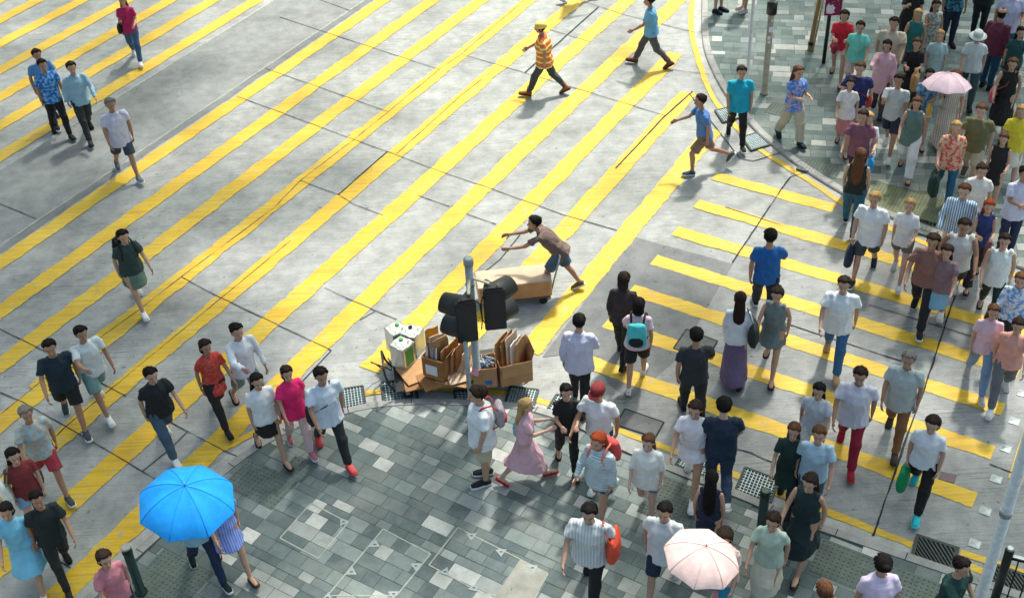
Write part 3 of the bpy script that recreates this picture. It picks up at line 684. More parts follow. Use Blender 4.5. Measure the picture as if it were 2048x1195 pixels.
# open boxes
def open_box(px, z, rz, s, m, label, flaps, extra=None):
    p = G(*px, z); o = tag(empty('cardboard_box', p, rz), label, 'cardboard box'); o.scale = (1.2, 1.2, 1.12); a, b, h = s; t = .008
    bm = bmesh.new()
    box(bm, (0, 0, t / 2), (a, b, t)); box(bm, (0, -b / 2, h / 2 + t), (a, t, h - t)); box(bm, (0, b / 2, h / 2 + t), (a, t, h - t))
    box(bm, (-a / 2, 0, h / 2 + t), (t * .99, b - t * 1.2, h - t)); box(bm, (a / 2, 0, h / 2 + t), (t * .99, b - t * 1.2, h - t)); obj('walls', bm, m, o)
    for side, ang, ln in flaps:
        bm = bmesh.new(); w_ = a if side in 'fb' else b; box(bm, (0, ln / 2, 0), (w_ - .02, ln, .006)); f = obj('flap', bm, m, o)
        ax = {'f': (0, -b / 2, R(180)), 'b': (0, b / 2, 0), 'l': (-a / 2, 0, R(90)), 'r': (a / 2, 0, R(-90))}[side]
        f.matrix_local = Matrix.Translation((ax[0], ax[1], h + .004)) @ Matrix.Rotation(ax[2], 4, 'Z') @ Matrix.Rotation(ang, 4, 'X')
    return o
b1 = open_box((877, 744), .33, R(-28), (.31, .25, .34), m_card2, 'brown open box with white paper stuck on its front, below the left signal head', [('r', R(60), .1)])
bm = bmesh.new(); box(bm, (-.02, -.131, .14), (.17, .003, .17)); obj('paper_label', bm, m_white, b1)
for z_ in (.335, .012):
    bm = bmesh.new(); box(bm, (0, -.1305, z_), (.29, .003, .019)); obj('tape', bm, m_orangec, b1)
b2 = open_box((1027, 750), .26, R(14), (.42, .36, .36), m_card, 'big tan open box tilted behind the boy, right end of the pile', [('f', R(-72), .17), ('r', R(75), .16)])
b3 = open_box((970, 760), .26, R(4), (.30, .3, .34), m_card, 'tan box with light blue sticker between signal pole and big box', [])
bm = bmesh.new(); box(bm, (.04, -.156, .10), (.09, .003, .08)); obj('sticker', bm, m_bluep, b3)
bm = bmesh.new(); rgc = random.Random(2)
for k in range(26): box(bm, (rgc.uniform(-.12, .12), rgc.uniform(-.12, .12), .32 + rgc.uniform(0, .1)), (.14, .004, .03), rz=rgc.uniform(0, 3), mi=k % 3)
o = obj('plastic_scraps', bm, [m_white, m_bluep, m_galv]); o.location = b3.location; tag(o, 'crumpled plastic scraps heaped in the box beside the pole', 'scraps', kind='stuff')
# folded cardboard standing upright inside the boxes and between them
def upright(parent_loc, rz, items, where, z):
    for i, (dx, dy, wd, ht, tilt, yaw, m, d) in enumerate(items):
        bm = bmesh.new(); ht *= 1.32; wd *= 1.15; box(bm, (0, 0, ht / 2), (wd, .012, ht)); bmesh.ops.subdivide_edges(bm, edges=bm.edges[:], cuts=4, use_grid_fill=True)
        sd_ = rg.random() * 20
        for v in bm.verts:
            v.co.y += noise.noise(Vector((v.co.x * 4, v.co.z * 4, sd_))) * .02
            if v.co.z > ht * .9: v.co.z += noise.noise(Vector((v.co.x * 8, sd_, 2))) * .05
        o = obj('folded_cardboard', bm, m)
        o.matrix_world = Matrix.Translation(parent_loc) @ Matrix.Rotation(rz, 4, 'Z') @ Matrix.Translation((dx, dy, z)) @ Matrix.Rotation(yaw, 4, 'Z') @ Matrix.Rotation(tilt, 4, 'X')
        tag(o, f'{d} folded cardboard {where}', 'cardboard', 'folded cardboard standing in the boxes')
cb = [('tall orange-edged', m_orangec), ('narrow brown', m_card2), ('pale grey-brown', m_card3), ('dark brown', m_card2), ('tan', m_card), ('wide tan', m_card)]
upright(b1.location, R(-28), [(-.10, .05, .2, .62, .05, 1.0, m_orangec, 'tall orange-edged'), (-.05, .02, .22, .50, .08, 1.05, m_card2, 'dark brown'), (.00, .03, .24, .56, .04, 1.1, m_card3, 'pale creased'), (.06, .02, .22, .52, .02, 1.05, m_card, 'tan'), (.11, .02, .2, .48, -.05, 1.0, m_card2, 'brown leaning')], 'in the left box with paper label', .02)
bm = bmesh.new(); box(bm, (0, 0, .2), (.2, .012, .30)); box(bm, (-.03, -.0075, .2), (.05, .003, .26), mi=1); box(bm, (.05, -.0075, .22), (.04, .003, .2), mi=1); box(bm, (.0, -.0075, .11), (.18, .0032, .06), mi=1)
o = obj('printed_carton', bm, [m_white, m_bluep]); o.matrix_world = Matrix.Translation(b1.location) @ Matrix.Rotation(R(-28), 4, 'Z') @ Matrix.Translation((-.05, -.10, .20)) @ Matrix.Rotation(-.12, 4, 'X'); tag(o, 'white carton with blue print at the front of the left box', 'carton')
upright(b2.location, R(14), [(-.15, .08, .30, .55, .0, 0.72, m_card, 'leftmost tan'), (-.10, .06, .30, .60, .05, 0.78, m_card2, 'ridged brown'), (-.05, .05, .3, .50, -.05, 0.78, m_card, 'notched tan'), (.0, .05, .3, .58, .0, 0.84, m_card3, 'pointed pale'), (.06, .02, .28, .50, .0, 0.78, m_white, 'torn white'), (.12, .02, .3, .52, .05, 0.84, m_card, 'rightmost tan')], 'in the big right box', .02)
upright(G(915, 742, .30), AX, [(-.16, .02, .30, .42, .1, 0.84, m_card, 'tall tan'), (-.10, .08, .3, .46, .15, 0.85, m_card2, 'dark'), (-.02, .02, .28, .36, .1, 0.9, m_card, 'short tan'), (.06, .06, .3, .42, .12, 0.85, m_card2, 'brown'), (.14, .0, .26, .34, .1, 0.9, m_card3, 'pale')], 'packed below the left signal head', .0)
bm = bmesh.new(); box(bm, (0, 0, 0), (.34, .26, .012)); o = obj('box_lid', bm, m_card3); o.matrix_world = Matrix.Translation(G(921, 727, .42)) @ Matrix.Rotation(R(-25), 4, 'Z') @ Matrix.Rotation(R(38), 4, 'X'); tag(o, 'pale cardboard lid sloping between left box and support pipe', 'cardboard')
bm = bmesh.new()
for k in range(3):
    pts = [base + Vector((1.05 + .12 * math.sin(a * 1.3 + k), -.30 + .5 * (a / 6) + .05 * math.cos(a * 2 + k), .12 + .10 * math.sin(a * .9 + k) + .05 * k)) for a in range(7)]
    tube(bm, pts, [.010] * 7, 6)
tag(obj('tie_cord', bm, m_wire), 'tangle of black cord hanging off the right end of the trolley', 'cord')
bm = bmesh.new(); pts = [base + Vector((-1.18 - .16 * math.sin(a * .7), .15 + .1 * math.cos(a * .8), .15 + .5 * abs(math.sin(a * .5)) * .6)) for a in range(9)]; tube(bm, pts, [.010] * 9, 6)
tag(obj('tie_cord', bm, m_wire), 'loop of black cord beside the left oil tins', 'cord')
bm = bmesh.new(); box(bm, (0, 0, 0), (.12, .1, .008)); o = obj('pink_slip', bm, m_pink); o.matrix_world = Matrix.Translation(B + Vector((-.02, -.10, .62))) @ Matrix.Rotation(R(-30), 4, 'Z') @ Matrix.Rotation(R(60), 4, 'X'); tag(o, 'pink paper slip tied to the signal pole above the white-shirted boy', 'paper')
# second trolley being pushed behind the signal
b = G(1040, 598); rt = tag(empty('hand_trolley', (b.x, b.y, 0), R(6)), 'low hand trolley carrying one long orange carton behind the signal', 'trolley')
bm = bmesh.new(); box(bm, (0, 0, .17), (1.0, .5, .04), bev=.005); obj('platform', bm, m_rust, rt)
bm = bmesh.new(); tube(bm, [(.5, -.2, .18), (.68, -.2, .95), (.68, .2, .95), (.5, .2, .18)], [.016] * 4, 8); obj('push_bar', bm, m_galv, rt)
for x in (-.38, .38):
    for y in (-.18, .18):
        bm = bmesh.new(); tube(bm, [(x, y - .02, .07), (x, y + .02, .07)], [.07, .07], 14); obj('wheel', bm, m_rubber, rt)
p = Vector((b.x, b.y, .195)); o = tag(empty('long_carton', p, R(6)), 'long pale carton with orange side lying on the hand trolley', 'carton')
bm = bmesh.new(); box(bm, (-.1, 0, .16), (1.25, .5, .32), bev=.008); obj('carton_body', bm, m_card3, o)
bm = bmesh.new(); box(bm, (-.1, -.2515, .16), (1.2, .003, .29)); obj('side_panel', bm, m_card, o)
# ---------------------------------------------------------------- street trees: crowns above the view, shade on the road
def shade_points():
    rs = random.Random(21); out = []
    for y in range(-140, 1330, 62):
        for x in range(-160, 2250, 70):
            X, Y = x + rs.uniform(-32, 32), y + rs.uniform(-28, 28)
            p = .0
            if X < 700 and Y < 1300: p = max(p, .95 - X / 900)
            if X < 520 and 380 < Y < 1300: p = max(p, .72 - X / 1300)
            if 350 < X < 1450 and Y > 870: p = max(p, .42)
            if X > 1380 and Y > 960: p = max(p, .72)
            if X > 1560 and Y < 330: p = max(p, .85)
            if 1400 < X < 1580 and Y < 300: p = max(p, .35)
            if X > 1750 and 300 < Y < 700: p = max(p, .30)
            if 650 < X < 1300 and Y < 560: p = max(p, .18)
            if 300 < X < 760 and 200 < Y < 560: p = max(p, .48)
            if 1230 < X < 1460 and 480 < Y < 760: p = max(p, .5)
            if 1150 < X < 1500 and 740 < Y < 900: p = max(p, .05)
            if 700 < X < 1150 and 560 < Y < 860: p = 0
            if noise.noise(Vector((X / 190, Y / 120, 3))) * .8 + .53 < p: out.append(G(X, Y))
    return out
trees = [('street_tree', Vector((-17, 24, 0))), ('street_tree', Vector((-9, 44, 0))), ('street_tree', Vector((17, 40, 0)))]
clumps = [[], [], []]
rs = random.Random(5)
for p in shade_points():
    z = rs.uniform(10.5, 14.5); c = p + sd * (z / sd.z)
    if c.z < 13 - .449 * c.y + 2.0 or c.y < 8: continue
    k = min(range(3), key=lambda i: (Vector((c.x, c.y, 0)) - trees[i][1]).length); clumps[k].append(c)
tl = ['broad leafy street tree standing left of the crossing', 'broad leafy street tree standing beyond the main crossing', 'broad leafy street tree standing behind the far pavement']
for k, (n_, b) in enumerate(trees):
    rt = tag(empty(n_, b), tl[k], 'tree', 'street trees shading the crossing')
    bm = bmesh.new(); tube(bm, [(0, 0, 0), (0, 0, .5), (.1, .05, 3), (.0, .1, 6.5), (0, 0, 9)], [.55, .42, .36, .3, .2], 14)
    cl = [c - b for c in clumps[k]]
    for c in cl[::5]: tube(bm, [Vector((0, 0, 5.5 + rs.random() * 3)), Vector((c.x * .5, c.y * .5, 8.2 + rs.random())), c], [.13, .07, .02], 6)
    obj('trunk', bm, m_bark, rt)
    bm = bmesh.new()
    for c in cl:
        for _ in range(95):
            d = Vector((rs.gauss(0, 1), rs.gauss(0, 1), rs.gauss(0, .6))) * .52; s = rs.uniform(.09, .16); e = Matrix.Rotation(rs.random() * 6, 3, 'Z') @ Matrix.Rotation(rs.uniform(-.9, .9), 3, 'X')
            bm.faces.new([bm.verts.new(c + d + e @ Vector((x * s, y * s, 0))) for x, y in ((-1, 0), (0, -.55), (1, 0), (0, .55))])
    obj('crown', bm, m_leaf, rt)
# ---------------------------------------------------------------- people
def fabric(c, pat=None, c2=None):
    key = ('fab', tuple(c), pat, tuple(c2) if c2 else None)
    if key in MC: return MC[key]
    t = NT('fabric'); a = [x * .92 for x in s2l(c)[:3]] + [1]; co = t.coord()
    nz = t.noise(co, 5, 4, .6)
    col = t.ramp(nz, [(.3, [x * .85 for x in a[:3]]), (.7, [min(1, x * 1.1) for x in a[:3]])])
    if pat:
        b = s2l(c2)
        if pat == 'stripe':
            wv = t.n('ShaderNodeTexWave', wave_type='BANDS', bands_direction='X', i_Scale=9.0, i_Distortion=.6); t.l(co, wv.inputs['Vector']); f = t.ramp(wv.outputs[0], [(.45, g3(0)), (.55, g3(1))])
        elif pat == 'hoop':
            wv = t.n('ShaderNodeTexWave', wave_type='BANDS', bands_direction='Z', i_Scale=9.0, i_Distortion=.4); t.l(co, wv.inputs['Vector']); f = t.ramp(wv.outputs[0], [(.45, g3(0)), (.55, g3(1))])
        elif pat == 'vest':
            wv = t.n('ShaderNodeTexWave', wave_type='BANDS', bands_direction='Z', i_Scale=2.6, i_Distortion=.0); t.l(co, wv.inputs['Vector']); f = t.ramp(wv.outputs[0], [(.72, g3(0)), (.78, g3(1))])
        else: f = t.ramp(t.noise(co, 16, 3, .6), [(.48, g3(0)), (.56, g3(1))])
        col = t.mix(col, b, f)
    t.l(col, t.b.inputs['Base Color']); t.b.inputs['Roughness'].default_value = .85
    t.bump(t.noise(co, 9, 4, .6), .35, .02); MC[key] = t.m
    return t.m
MC = {}
def skinmat(i):
    if ('skin', i) not in MC:
        t = NT('skin'); c = [(.50, .29, .20), (.40, .215, .135), (.58, .36, .27), (.22, .11, .065)][i]
        nz = t.noise(t.coord(), 7, 3); t.l(t.ramp(nz, [(.3, [x * .88 for x in c]), (.7, c)]), t.b.inputs['Base Color']); t.b.inputs['Roughness'].default_value = .55
        MC[('skin', i)] = t.m
    return MC[('skin', i)]
HAIRC = {'k': (24, 20, 19), 'd': (44, 32, 26), 'b': (92, 62, 42), 'l': (176, 140, 92), 'r': (150, 64, 34), 'g': (120, 116, 110)}
def hairmat(k):
    if ('hair', k) not in MC:
        t = NT('hair'); c = s2l(HAIRC[k])[:3]; nz = t.noise(t.coord(0, (40, 40, 3)), 2.5, 4)
        t.l(t.ramp(nz, [(.3, [x * .6 for x in c]), (.7, [x * 1.35 for x in c])]), t.b.inputs['Base Color']); t.b.inputs['Roughness'].default_value = .8; t.b.inputs['Specular IOR Level'].default_value = .15; t.bump(nz, .4, .01); MC[('hair', k)] = t.m
    return MC[('hair', k)]
m_eye = plain('eye dark', (26, 20, 18), .3, .1, 9); m_lip = plain('lips', (150, 78, 72), .5, .1, 9); m_eyew = plain('eye white', (220, 216, 208), .3, .03, 9)

LEGS = {  # thigh L, knee L, thigh R, knee R, foot pitch L, R, lean
    'wl': (25, 6, -19, 20, 12, -34, 3), 'wr': (-19, 20, 25, 6, -34, 12, 3),
    'sl': (19, 7, -14, 18, 8, -26, 2), 'sr': (-14, 18, 19, 7, -26, 8, 2),
    'kl': (12, 4, -6, 58, 0, -45, 4), 'kr': (-6, 58, 12, 4, -45, 0, 4),
    'st': (2, 2, -2, 2, 0, 0, 0), 'ru': (36, 40, -24, 45, 10, -55, 9), 'pu': (30, 30, -16, 14, 4, -28, 38)}
ARMS = {  # shoulder fwd L, abd L, elbow L, same R
    'sw': None, 'ph': (5, 8, 18, 38, 6, 92), 'um': (12, 8, 22, 48, 10, 92), 'cr': (22, 4, 84, 22, 4, 84),
    'bg': (-2, 12, 10, 8, 10, 14), 'hd': (2, 10, 12, -4, 10, 12), 'pt': (4, 14, 28, 60, 12, 45), 'pu': (42, 6, 24, 42, 6, 24), 'sb': (10, 10, 70, -8, 9, 14)}
def fk(legs, arms, fem):
    tl, kl, tr, kr, fl, fr, lean = LEGS[legs]
    P = {}; S = 1.0
    hw = .095 if fem else .088; sw = .150 if fem else .174; sh = .50 if fem else .515
    P['pelvis'] = Vector((0, 0, 0)); up = Vector((0, math.sin(R(lean)), math.cos(R(lean)))); P['up'] = up
    P['fwd'] = Vector((0, math.cos(R(lean)), -math.sin(R(lean))))
    P['neck'] = up * (sh + .04); P['headbase'] = up * (sh + .10) + P['fwd'] * .02
    for s, th, kn, fp in (('L', tl, kl, fl), ('R', tr, kr, fr)):
        x = -hw if s == 'L' else hw
        hip = Vector((x, 0, -.02)); knee = hip + Vector((x * .06, math.sin(R(th)), -math.cos(R(th)))) * .425
        a = th - kn; ank = knee + Vector((-x * .12, math.sin(R(a)), -math.cos(R(a)))) * .405
        P['hip' + s], P['knee' + s], P['ank' + s] = hip, knee, ank
        fd = Vector((x * 1.2, math.cos(R(fp)), math.sin(R(fp)))).normalized(); fu = Vector((0, -math.sin(R(fp)), math.cos(R(fp))))
        P['fd' + s], P['fu' + s] = fd, fu
        P['heel' + s] = ank - fd * .05 - fu * .07; P['toe' + s] = ank + fd * .175 - fu * .07
    am = ARMS[arms]
    if am is None:
        k = .85; am = (tr * k, 12, 18 + max(0, tr) * .6, tl * k, 12, 18 + max(0, tl) * .6)
    for s, (f, ab, el) in (('L', am[:3]), ('R', am[3:])):
        sx = -1 if s == 'L' else 1
        sho = up * sh + Vector((sx * sw, 0, 0)) + P['fwd'] * .0; f += lean * .4
        d = Vector((sx * math.sin(R(ab)), math.sin(R(f)) * math.cos(R(ab)), -math.cos(R(f)) * math.cos(R(ab))))
        elb = sho + d * .285; inw = -sx * .35 if el > 60 else -sx * .02
        d2 = Vector((inw * (.6 if arms == 'cr' else .35), math.sin(R(f + el)), -math.cos(R(f + el)))).normalized()
        wr = elb + d2 * .25
        P['sho' + s], P['elb' + s], P['wri' + s], P['hd' + s] = sho, elb, wr, d2; P['hand' + s] = wr + d2 * .085
    lo = min(min(P['heel' + s].z, P['toe' + s].z) for s in 'LR')
    dz = -lo + .018
    for k in list(P):
        if k[:2] not in ('up', 'fw', 'fd', 'fu', 'hd'): P[k] = P[k] + Vector((0, 0, dz))
    P['scale'] = 1 / (P['headbase'].z + .225)
    return P
def voxel(bm, vx, it, fac=.5):
    me = bpy.data.meshes.new('tmp'); bm.to_mesh(me); bm.free(); o = bpy.data.objects.new('tmp', me); COL.objects.link(o)
    md = o.modifiers.new('r', 'REMESH'); md.mode = 'VOXEL'; md.voxel_size = vx; md.use_smooth_shade = True
    if it: sm = o.modifiers.new('s', 'SMOOTH'); sm.iterations = it; sm.factor = fac
    dg = bpy.context.evaluated_depsgraph_get(); r = bpy.data.meshes.new_from_object(o.evaluated_get(dg))
    bpy.data.objects.remove(o); bpy.data.meshes.remove(me)
    return r
X = Vector((1, 0, 0))
HEADP = [(.0, .020, .078, -.048), (.012, .036, .090, -.025), (.04, .050, .096, .015), (.07, .060, .096, .062), (.10, .067, .094, .085), (.13, .072, .092, .098), (.16, .0735, .090, .102), (.185, .068, .080, .094), (.207, .054, .062, .075), (.222, .034, .038, .046), (.229, .012, .012, .016)]
def headframe(P, nod=6):
    up = Matrix.Rotation(R(-nod), 3, 'X') @ Vector((0, 0, 1)); f = Vector((0, up.z, -up.y))
    m = Matrix((X, f, up)).transposed().to_4x4(); m = m @ Matrix.Scale(1.06, 4); m.translation = P['headbase'] + f * -.012
    return m
def headbm(bm, m, prof, n=20, grow=lambda th, z: 1.0, mi=0, z0=0):
    rings = []
    for z, w_, yf, yb in prof:
        rg = []
        for k in range(n):
            th = 2 * math.pi * k / n; c, s = math.sin(th), math.cos(th)     # th=0 front
            y = yf * s if s > 0 else yb * s; g = grow(th, z); cy = (yf - yb) * 0
            rg.append(bm.verts.new(m @ Vector((w_ * c * g, y * g, z0 + z))))
        rings.append(rg)
    for a, b in zip(rings, rings[1:]):
        for k in range(n):
            f = bm.faces.new((a[k], a[(k + 1) % n], b[(k + 1) % n], b[k])); f.smooth = True; f.material_index = mi
    bm.faces.new(rings[0][::-1]).material_index = mi; bm.faces.new(rings[-1]).material_index = mi
def hand(bm, P, s):
    w_, d = P['wri' + s], P['hd' + s]; sx = -1 if s == 'L' else 1
    side = P['fwd'] - d * P['fwd'].dot(d)
    if side.length < .3: side = Vector((0, 0, 1)) - d * d.z
    side.normalize(); pn = d.cross(side) * 1.0           # palm normal
    if pn.x * sx > 0: pn = -pn                             # palm faces the body
    tube(bm, [w_ - d * .03, w_, w_ + d * .035, w_ + d * .075, w_ + d * .088], [(.024, .019), (.025, .018), (.036, .016), (.040, .014), (.034, .010)], 10, 0, side)
    for i, (o, l) in enumerate(((.029, .072), (.010, .080), (-.010, .075), (-.028, .058))):
        a = w_ + d * .082 + side * o; b = a + (d * .95 + pn * .25).normalized() * l * .42; c = b + (d * .75 + pn * .65).normalized() * l * .33; e = c + (d * .45 + pn * .9).normalized() * l * .28
        tube(bm, [a, b, c, e], [.0090, .0085, .0078, .0062], 6)
    a = w_ + d * .028 + side * .026; b = a + (d * .6 + side * .75 + pn * .25).normalized() * .04; c = b + (d * .85 + side * .3 + pn * .4).normalized() * .032
    tube(bm, [a, b, c], [.0125, .0105, .0075], 6)
def hairless(P): return headframe(P)
CACHE = {}
def body(P, key, fem):
    k = ('body', key, fem)
    if k in CACHE: return CACHE[k]
    bm = bmesh.new(); up, fw_ = P['up'], P['fwd']; pz = P['pelvis']
    f = 1.0 if not fem else .92
    tube(bm, [pz - up * .08, pz + up * .02, pz + up * .16, pz + up * .32, pz + up * .44, pz + up * .51, pz + up * .545], [(.13, .09), (.155 * (1.06 if fem else 1), .105), (.125 * f, .09), (.15 * f, .108), (.150 * f, .092), (.098 * f, .066), (.055, .052)], 16, 0, X)
    tube(bm, [pz + up * .50, P['neck'] + fw_ * .0, P['headbase'] + up * .04], [.058 * f, .052 * f, .050 * f], 12)
    for s in 'LR':
        tube(bm, [P['hip' + s] + Vector((0, 0, .06)), P['hip' + s].lerp(P['knee' + s], .25), P['hip' + s].lerp(P['knee' + s], .7), P['knee' + s]], [.088, .082, .062, .053], 12)
        kn, an = P['knee' + s], P['ank' + s]; bk = -P['fd' + s]
        tube(bm, [kn + Vector((0, 0, .02)), kn, kn.lerp(an, .3) + bk * .014, kn.lerp(an, .6) + bk * .006, an, an - P['fu' + s] * .03], [.052, .052, .053, .043, .034, .036], 12)
        tube(bm, [P['heel' + s] + P['fu' + s] * .028 - P['fd' + s] * .0, an - P['fu' + s] * .028 + P['fd' + s] * .02, an - P['fu' + s] * .038 + P['fd' + s] * .10, P['toe' + s] + P['fu' + s] * .018], [(.03, .028), (.036, .04), (.043, .026), (.032, .015)], 10, 0, X)
        tube(bm, [P['sho' + s] - X * (P['sho' + s].x * .25) - up * .022, P['sho' + s] - up * .018, P['sho' + s].lerp(P['elb' + s], .35), P['elb' + s]], [.036 * f, .043 * f, .043 * f, .037 * f], 12)
        tube(bm, [P['elb' + s], P['elb' + s].lerp(P['wri' + s], .3), P['wri' + s], P['wri' + s] + P['hd' + s] * .02], [.037 * f, .037 * f, .026 * f, .025 * f], 12)
    me = voxel(bm, .0145, 3)
    bm = bmesh.new(); bm.from_mesh(me); bpy.data.meshes.remove(me)
    for s in 'LR': hand(bm, P, s)
    m = headframe(P)
    headbm(bm, m, HEADP, 20, lambda th, z: 1.0)
    tube(bm, [m @ Vector((0, .082, .115)), m @ Vector((0, .098, .095)), m @ Vector((0, .110, .075)), m @ Vector((0, .092, .066))], [.009, .012, .017, .011], 8)
    for sx in (-1, 1):
        ball(bm, m @ Vector((sx * .031, .0815, .113)), (.012, .008, .006), 2, 8, 6); ball(bm, m @ Vector((sx * .031, .0885, .113)), (.0070, .005, .0068), 1, 8, 6)
        tube(bm, [m @ Vector((sx * .016, .088, .130)), m @ Vector((sx * .034, .086, .134)), m @ Vector((sx * .050, .072, .129))], [.003, .004, .0024], 6, 1)
        ball(bm, m @ Vector((sx * .075, -.008, .100)), (.010, .018, .031), 0, 8, 6)
    tube(bm, [m @ Vector((-.024, .082, .042)), m @ Vector((0, .095, .044)), m @ Vector((.024, .082, .042))], [.004, .008, .004], 6, 3)
    me = bpy.data.meshes.new('body'); bm.to_mesh(me); bm.free(); me.polygons.foreach_set('use_smooth', [True] * len(me.polygons))
    for _ in range(4): me.materials.append(None)
    CACHE[k] = me; return me
def wrinkle(me, amp, seed, sx=9, sz=4):
    vs_ = me.vertices; o = Vector((seed * 3.1, seed * 1.7, 0)); no = [v.normal.copy() for v in vs_]
    for v, n in zip(vs_, no):
        p = v.co; d = noise.noise(Vector((p.x * sx, p.y * sx, p.z * sz)) + o) + .5 * noise.noise(Vector((p.x * 22, p.y * 22, p.z * 13)) + o)
        rd = 1 - 2.2 * abs(noise.noise(Vector((p.x * 7 + p.z * 2.5, p.y * 7, p.z * 3.2 - p.x * 3)) + o * 2)); rd = max(0, rd) ** 2
        v.co = p + n * (d * amp + rd * amp * 1.5 - amp * .5)
    me.update()
def finish(me, nm=1):
    me.polygons.foreach_set('use_smooth', [True] * len(me.polygons))
    while len(me.materials) < nm: me.materials.append(None)
    return me
def skirt_rings(P, zt, zb, flare, wide=.0):
    pz = P['pelvis']; out = []
    n = 8
    for i in range(n):
        t = i / (n - 1); z = zt + (zb - zt) * t; w_ = .158 + flare * t; ys = []
        for s in 'LR':
            h, k, a = P['hip' + s], P['knee' + s], P['ank' + s]
            if z > h.z: ys.append(h.y)
            elif z > k.z: q = (h.z - z) / max(.01, h.z - k.z); ys.append(h.y + (k.y - h.y) * q)
            else: q = min(1, (k.z - z) / max(.01, k.z - a.z)); ys.append(k.y + (a.y - k.y) * q)
        c = (min(ys) + max(ys)) / 2; hd = (max(ys) - min(ys)) / 2 * .82
        out.append((Vector((0, c * .85, z)), (w_, .118 + flare * .7 * t + hd)))
    return out
def top_mesh(P, key, fem, kind):
    """kind: (sleeve, hem) sleeve s/l/n/h(half), hem length below pelvis; dress adds skirt"""
    k = ('top', key, fem, kind)
    if k in CACHE: return CACHE[k]
    sleeve, hem, loose = kind[:3]; bm = bmesh.new(); up, fw_ = P['up'], P['fwd']; pz = P['pelvis']; f = 1 if not fem else .93; e = .016 + loose
    wst = (.136 if fem else .150)
    pts = [pz + up * .05, pz + up * .18, pz + up * .32, pz + up * .44, pz + up * .515, pz + up * .55]
    rad = [(.158 * (1.03 if fem else 1) + e, .112 + e), (wst * f + e, .098 + e), (.156 * f + e, .116 + e), (.158 * f + e * .6, .104 + e * .6), (.108 * f + .010, .078), (.064, .060)]
    if hem > 0: pts = [pz - up * hem * .9] + pts; rad = [(.166 * (1.04 if fem else 1) + e * 1.3, .122 + e * 1.3)] + rad
    tube(bm, pts, rad, 18, 0, X)
    for s in 'LR':
        sh, el, wr = P['sho' + s], P['elb' + s], P['wri' + s]; q = .056 * f + loose * .35
        st = sh - X * (sh.x * .35)
        if sleeve == 'n': tube(bm, [st + up * .01, sh - X * (sh.x * .04)], [.058 * f, .050 * f], 12)
        elif sleeve == 's': tube(bm, [st - up * .012, sh - up * .022, sh.lerp(el, .35), sh.lerp(el, .72)], [.050 * f, .056 * f + loose * .15, q * .98, q * 1.06], 14)
        elif sleeve == 'h': tube(bm, [st - up * .012, sh - up * .022, sh.lerp(el, .5), el, el.lerp(wr, .12)], [.050 * f, .056 * f + loose * .15, q * .93, q * .86, q * .86], 14)
        else: tube(bm, [st - up * .012, sh - up * .022, sh.lerp(el, .5), el, el.lerp(wr, .5), el.lerp(wr, .97)], [.050 * f, .056 * f + loose * .15, q * .9, q * .82, q * .74, q * .64], 14)
    if len(kind) > 3:
        rr = skirt_rings(P, pz.z + .07, kind[3], kind[4]); tube(bm, [a for a, b in rr], [b for a, b in rr], 20, 0, X)
    me = voxel(bm, .0165, 3); wrinkle(me, .0095, len(CACHE))
    if loose > .02 or sleeve == 'l':
        bm = bmesh.new(); bm.from_mesh(me); c0 = pz + up * .548 + fw_ * .004; rr_ = []
        for zz, rx, ry in ((-.012, .066, .062), (.022, .060, .057), (.022, .066, .063), (-.014, .084, .080)):
            rr_.append([bm.verts.new(c0 + X * (rx * math.sin(t_)) + fw_ * (ry * math.cos(t_)) + up * (zz - (.02 if abs(math.cos(t_)) > .97 and math.cos(t_) > 0 else 0))) for t_ in [2 * math.pi * q_ / 20 for q_ in range(20)]])
        for a_, b_ in zip(rr_, rr_[1:]):
            for q_ in range(20): bm.faces.new((a_[q_], a_[(q_ + 1) % 20], b_[(q_ + 1) % 20], b_[q_]))
        bm.to_mesh(me); bm.free()
    CACHE[k] = finish(me); return me
def bottom_mesh(P, key, fem, kind):
    k = ('bot', key, fem, kind)
    if k in CACHE: return CACHE[k]
    bm = bmesh.new(); up = P['up']; pz = P['pelvis']; ty = kind[0]
    tube(bm, [pz - Vector((0, 0, .09)), pz + up * .0, pz + up * .10], [(.14, .105), (.172 * (1.03 if fem else 1), .124), (.150, .110)], 16, 0, X)
    if ty in ('t', 'w', 'sh'):
        lo = {'t': 0, 'w': .02, 'sh': .02}[ty]
        for s in 'LR':
            h, kn, an = P['hip' + s], P['knee' + s], P['ank' + s]; bk = -P['fd' + s]
            if ty == 'sh': tube(bm, [h + Vector((0, 0, .05)), h.lerp(kn, .3), h.lerp(kn, kind[1])], [.10, .098, .088 + kind[2]], 14)
            else: tube(bm, [h + Vector((0, 0, .05)), h.lerp(kn, .3), h.lerp(kn, .85), kn - bk * .006, kn.lerp(an, .12), kn.lerp(an, .4) + bk * .008, kn.lerp(an, .97)], [.10, .093 + lo, .076 + lo, .078 + lo, .074 + lo, .067 + lo, .054 + lo * 1.6], 14)
    else:
        rr = skirt_rings(P, pz.z + .10, kind[1], kind[2]); tube(bm, [a for a, b in rr], [b for a, b in rr], 20, 0, X)
    me = voxel(bm, .0165, 3); wrinkle(me, .007, len(CACHE) + 5); CACHE[k] = finish(me); return me
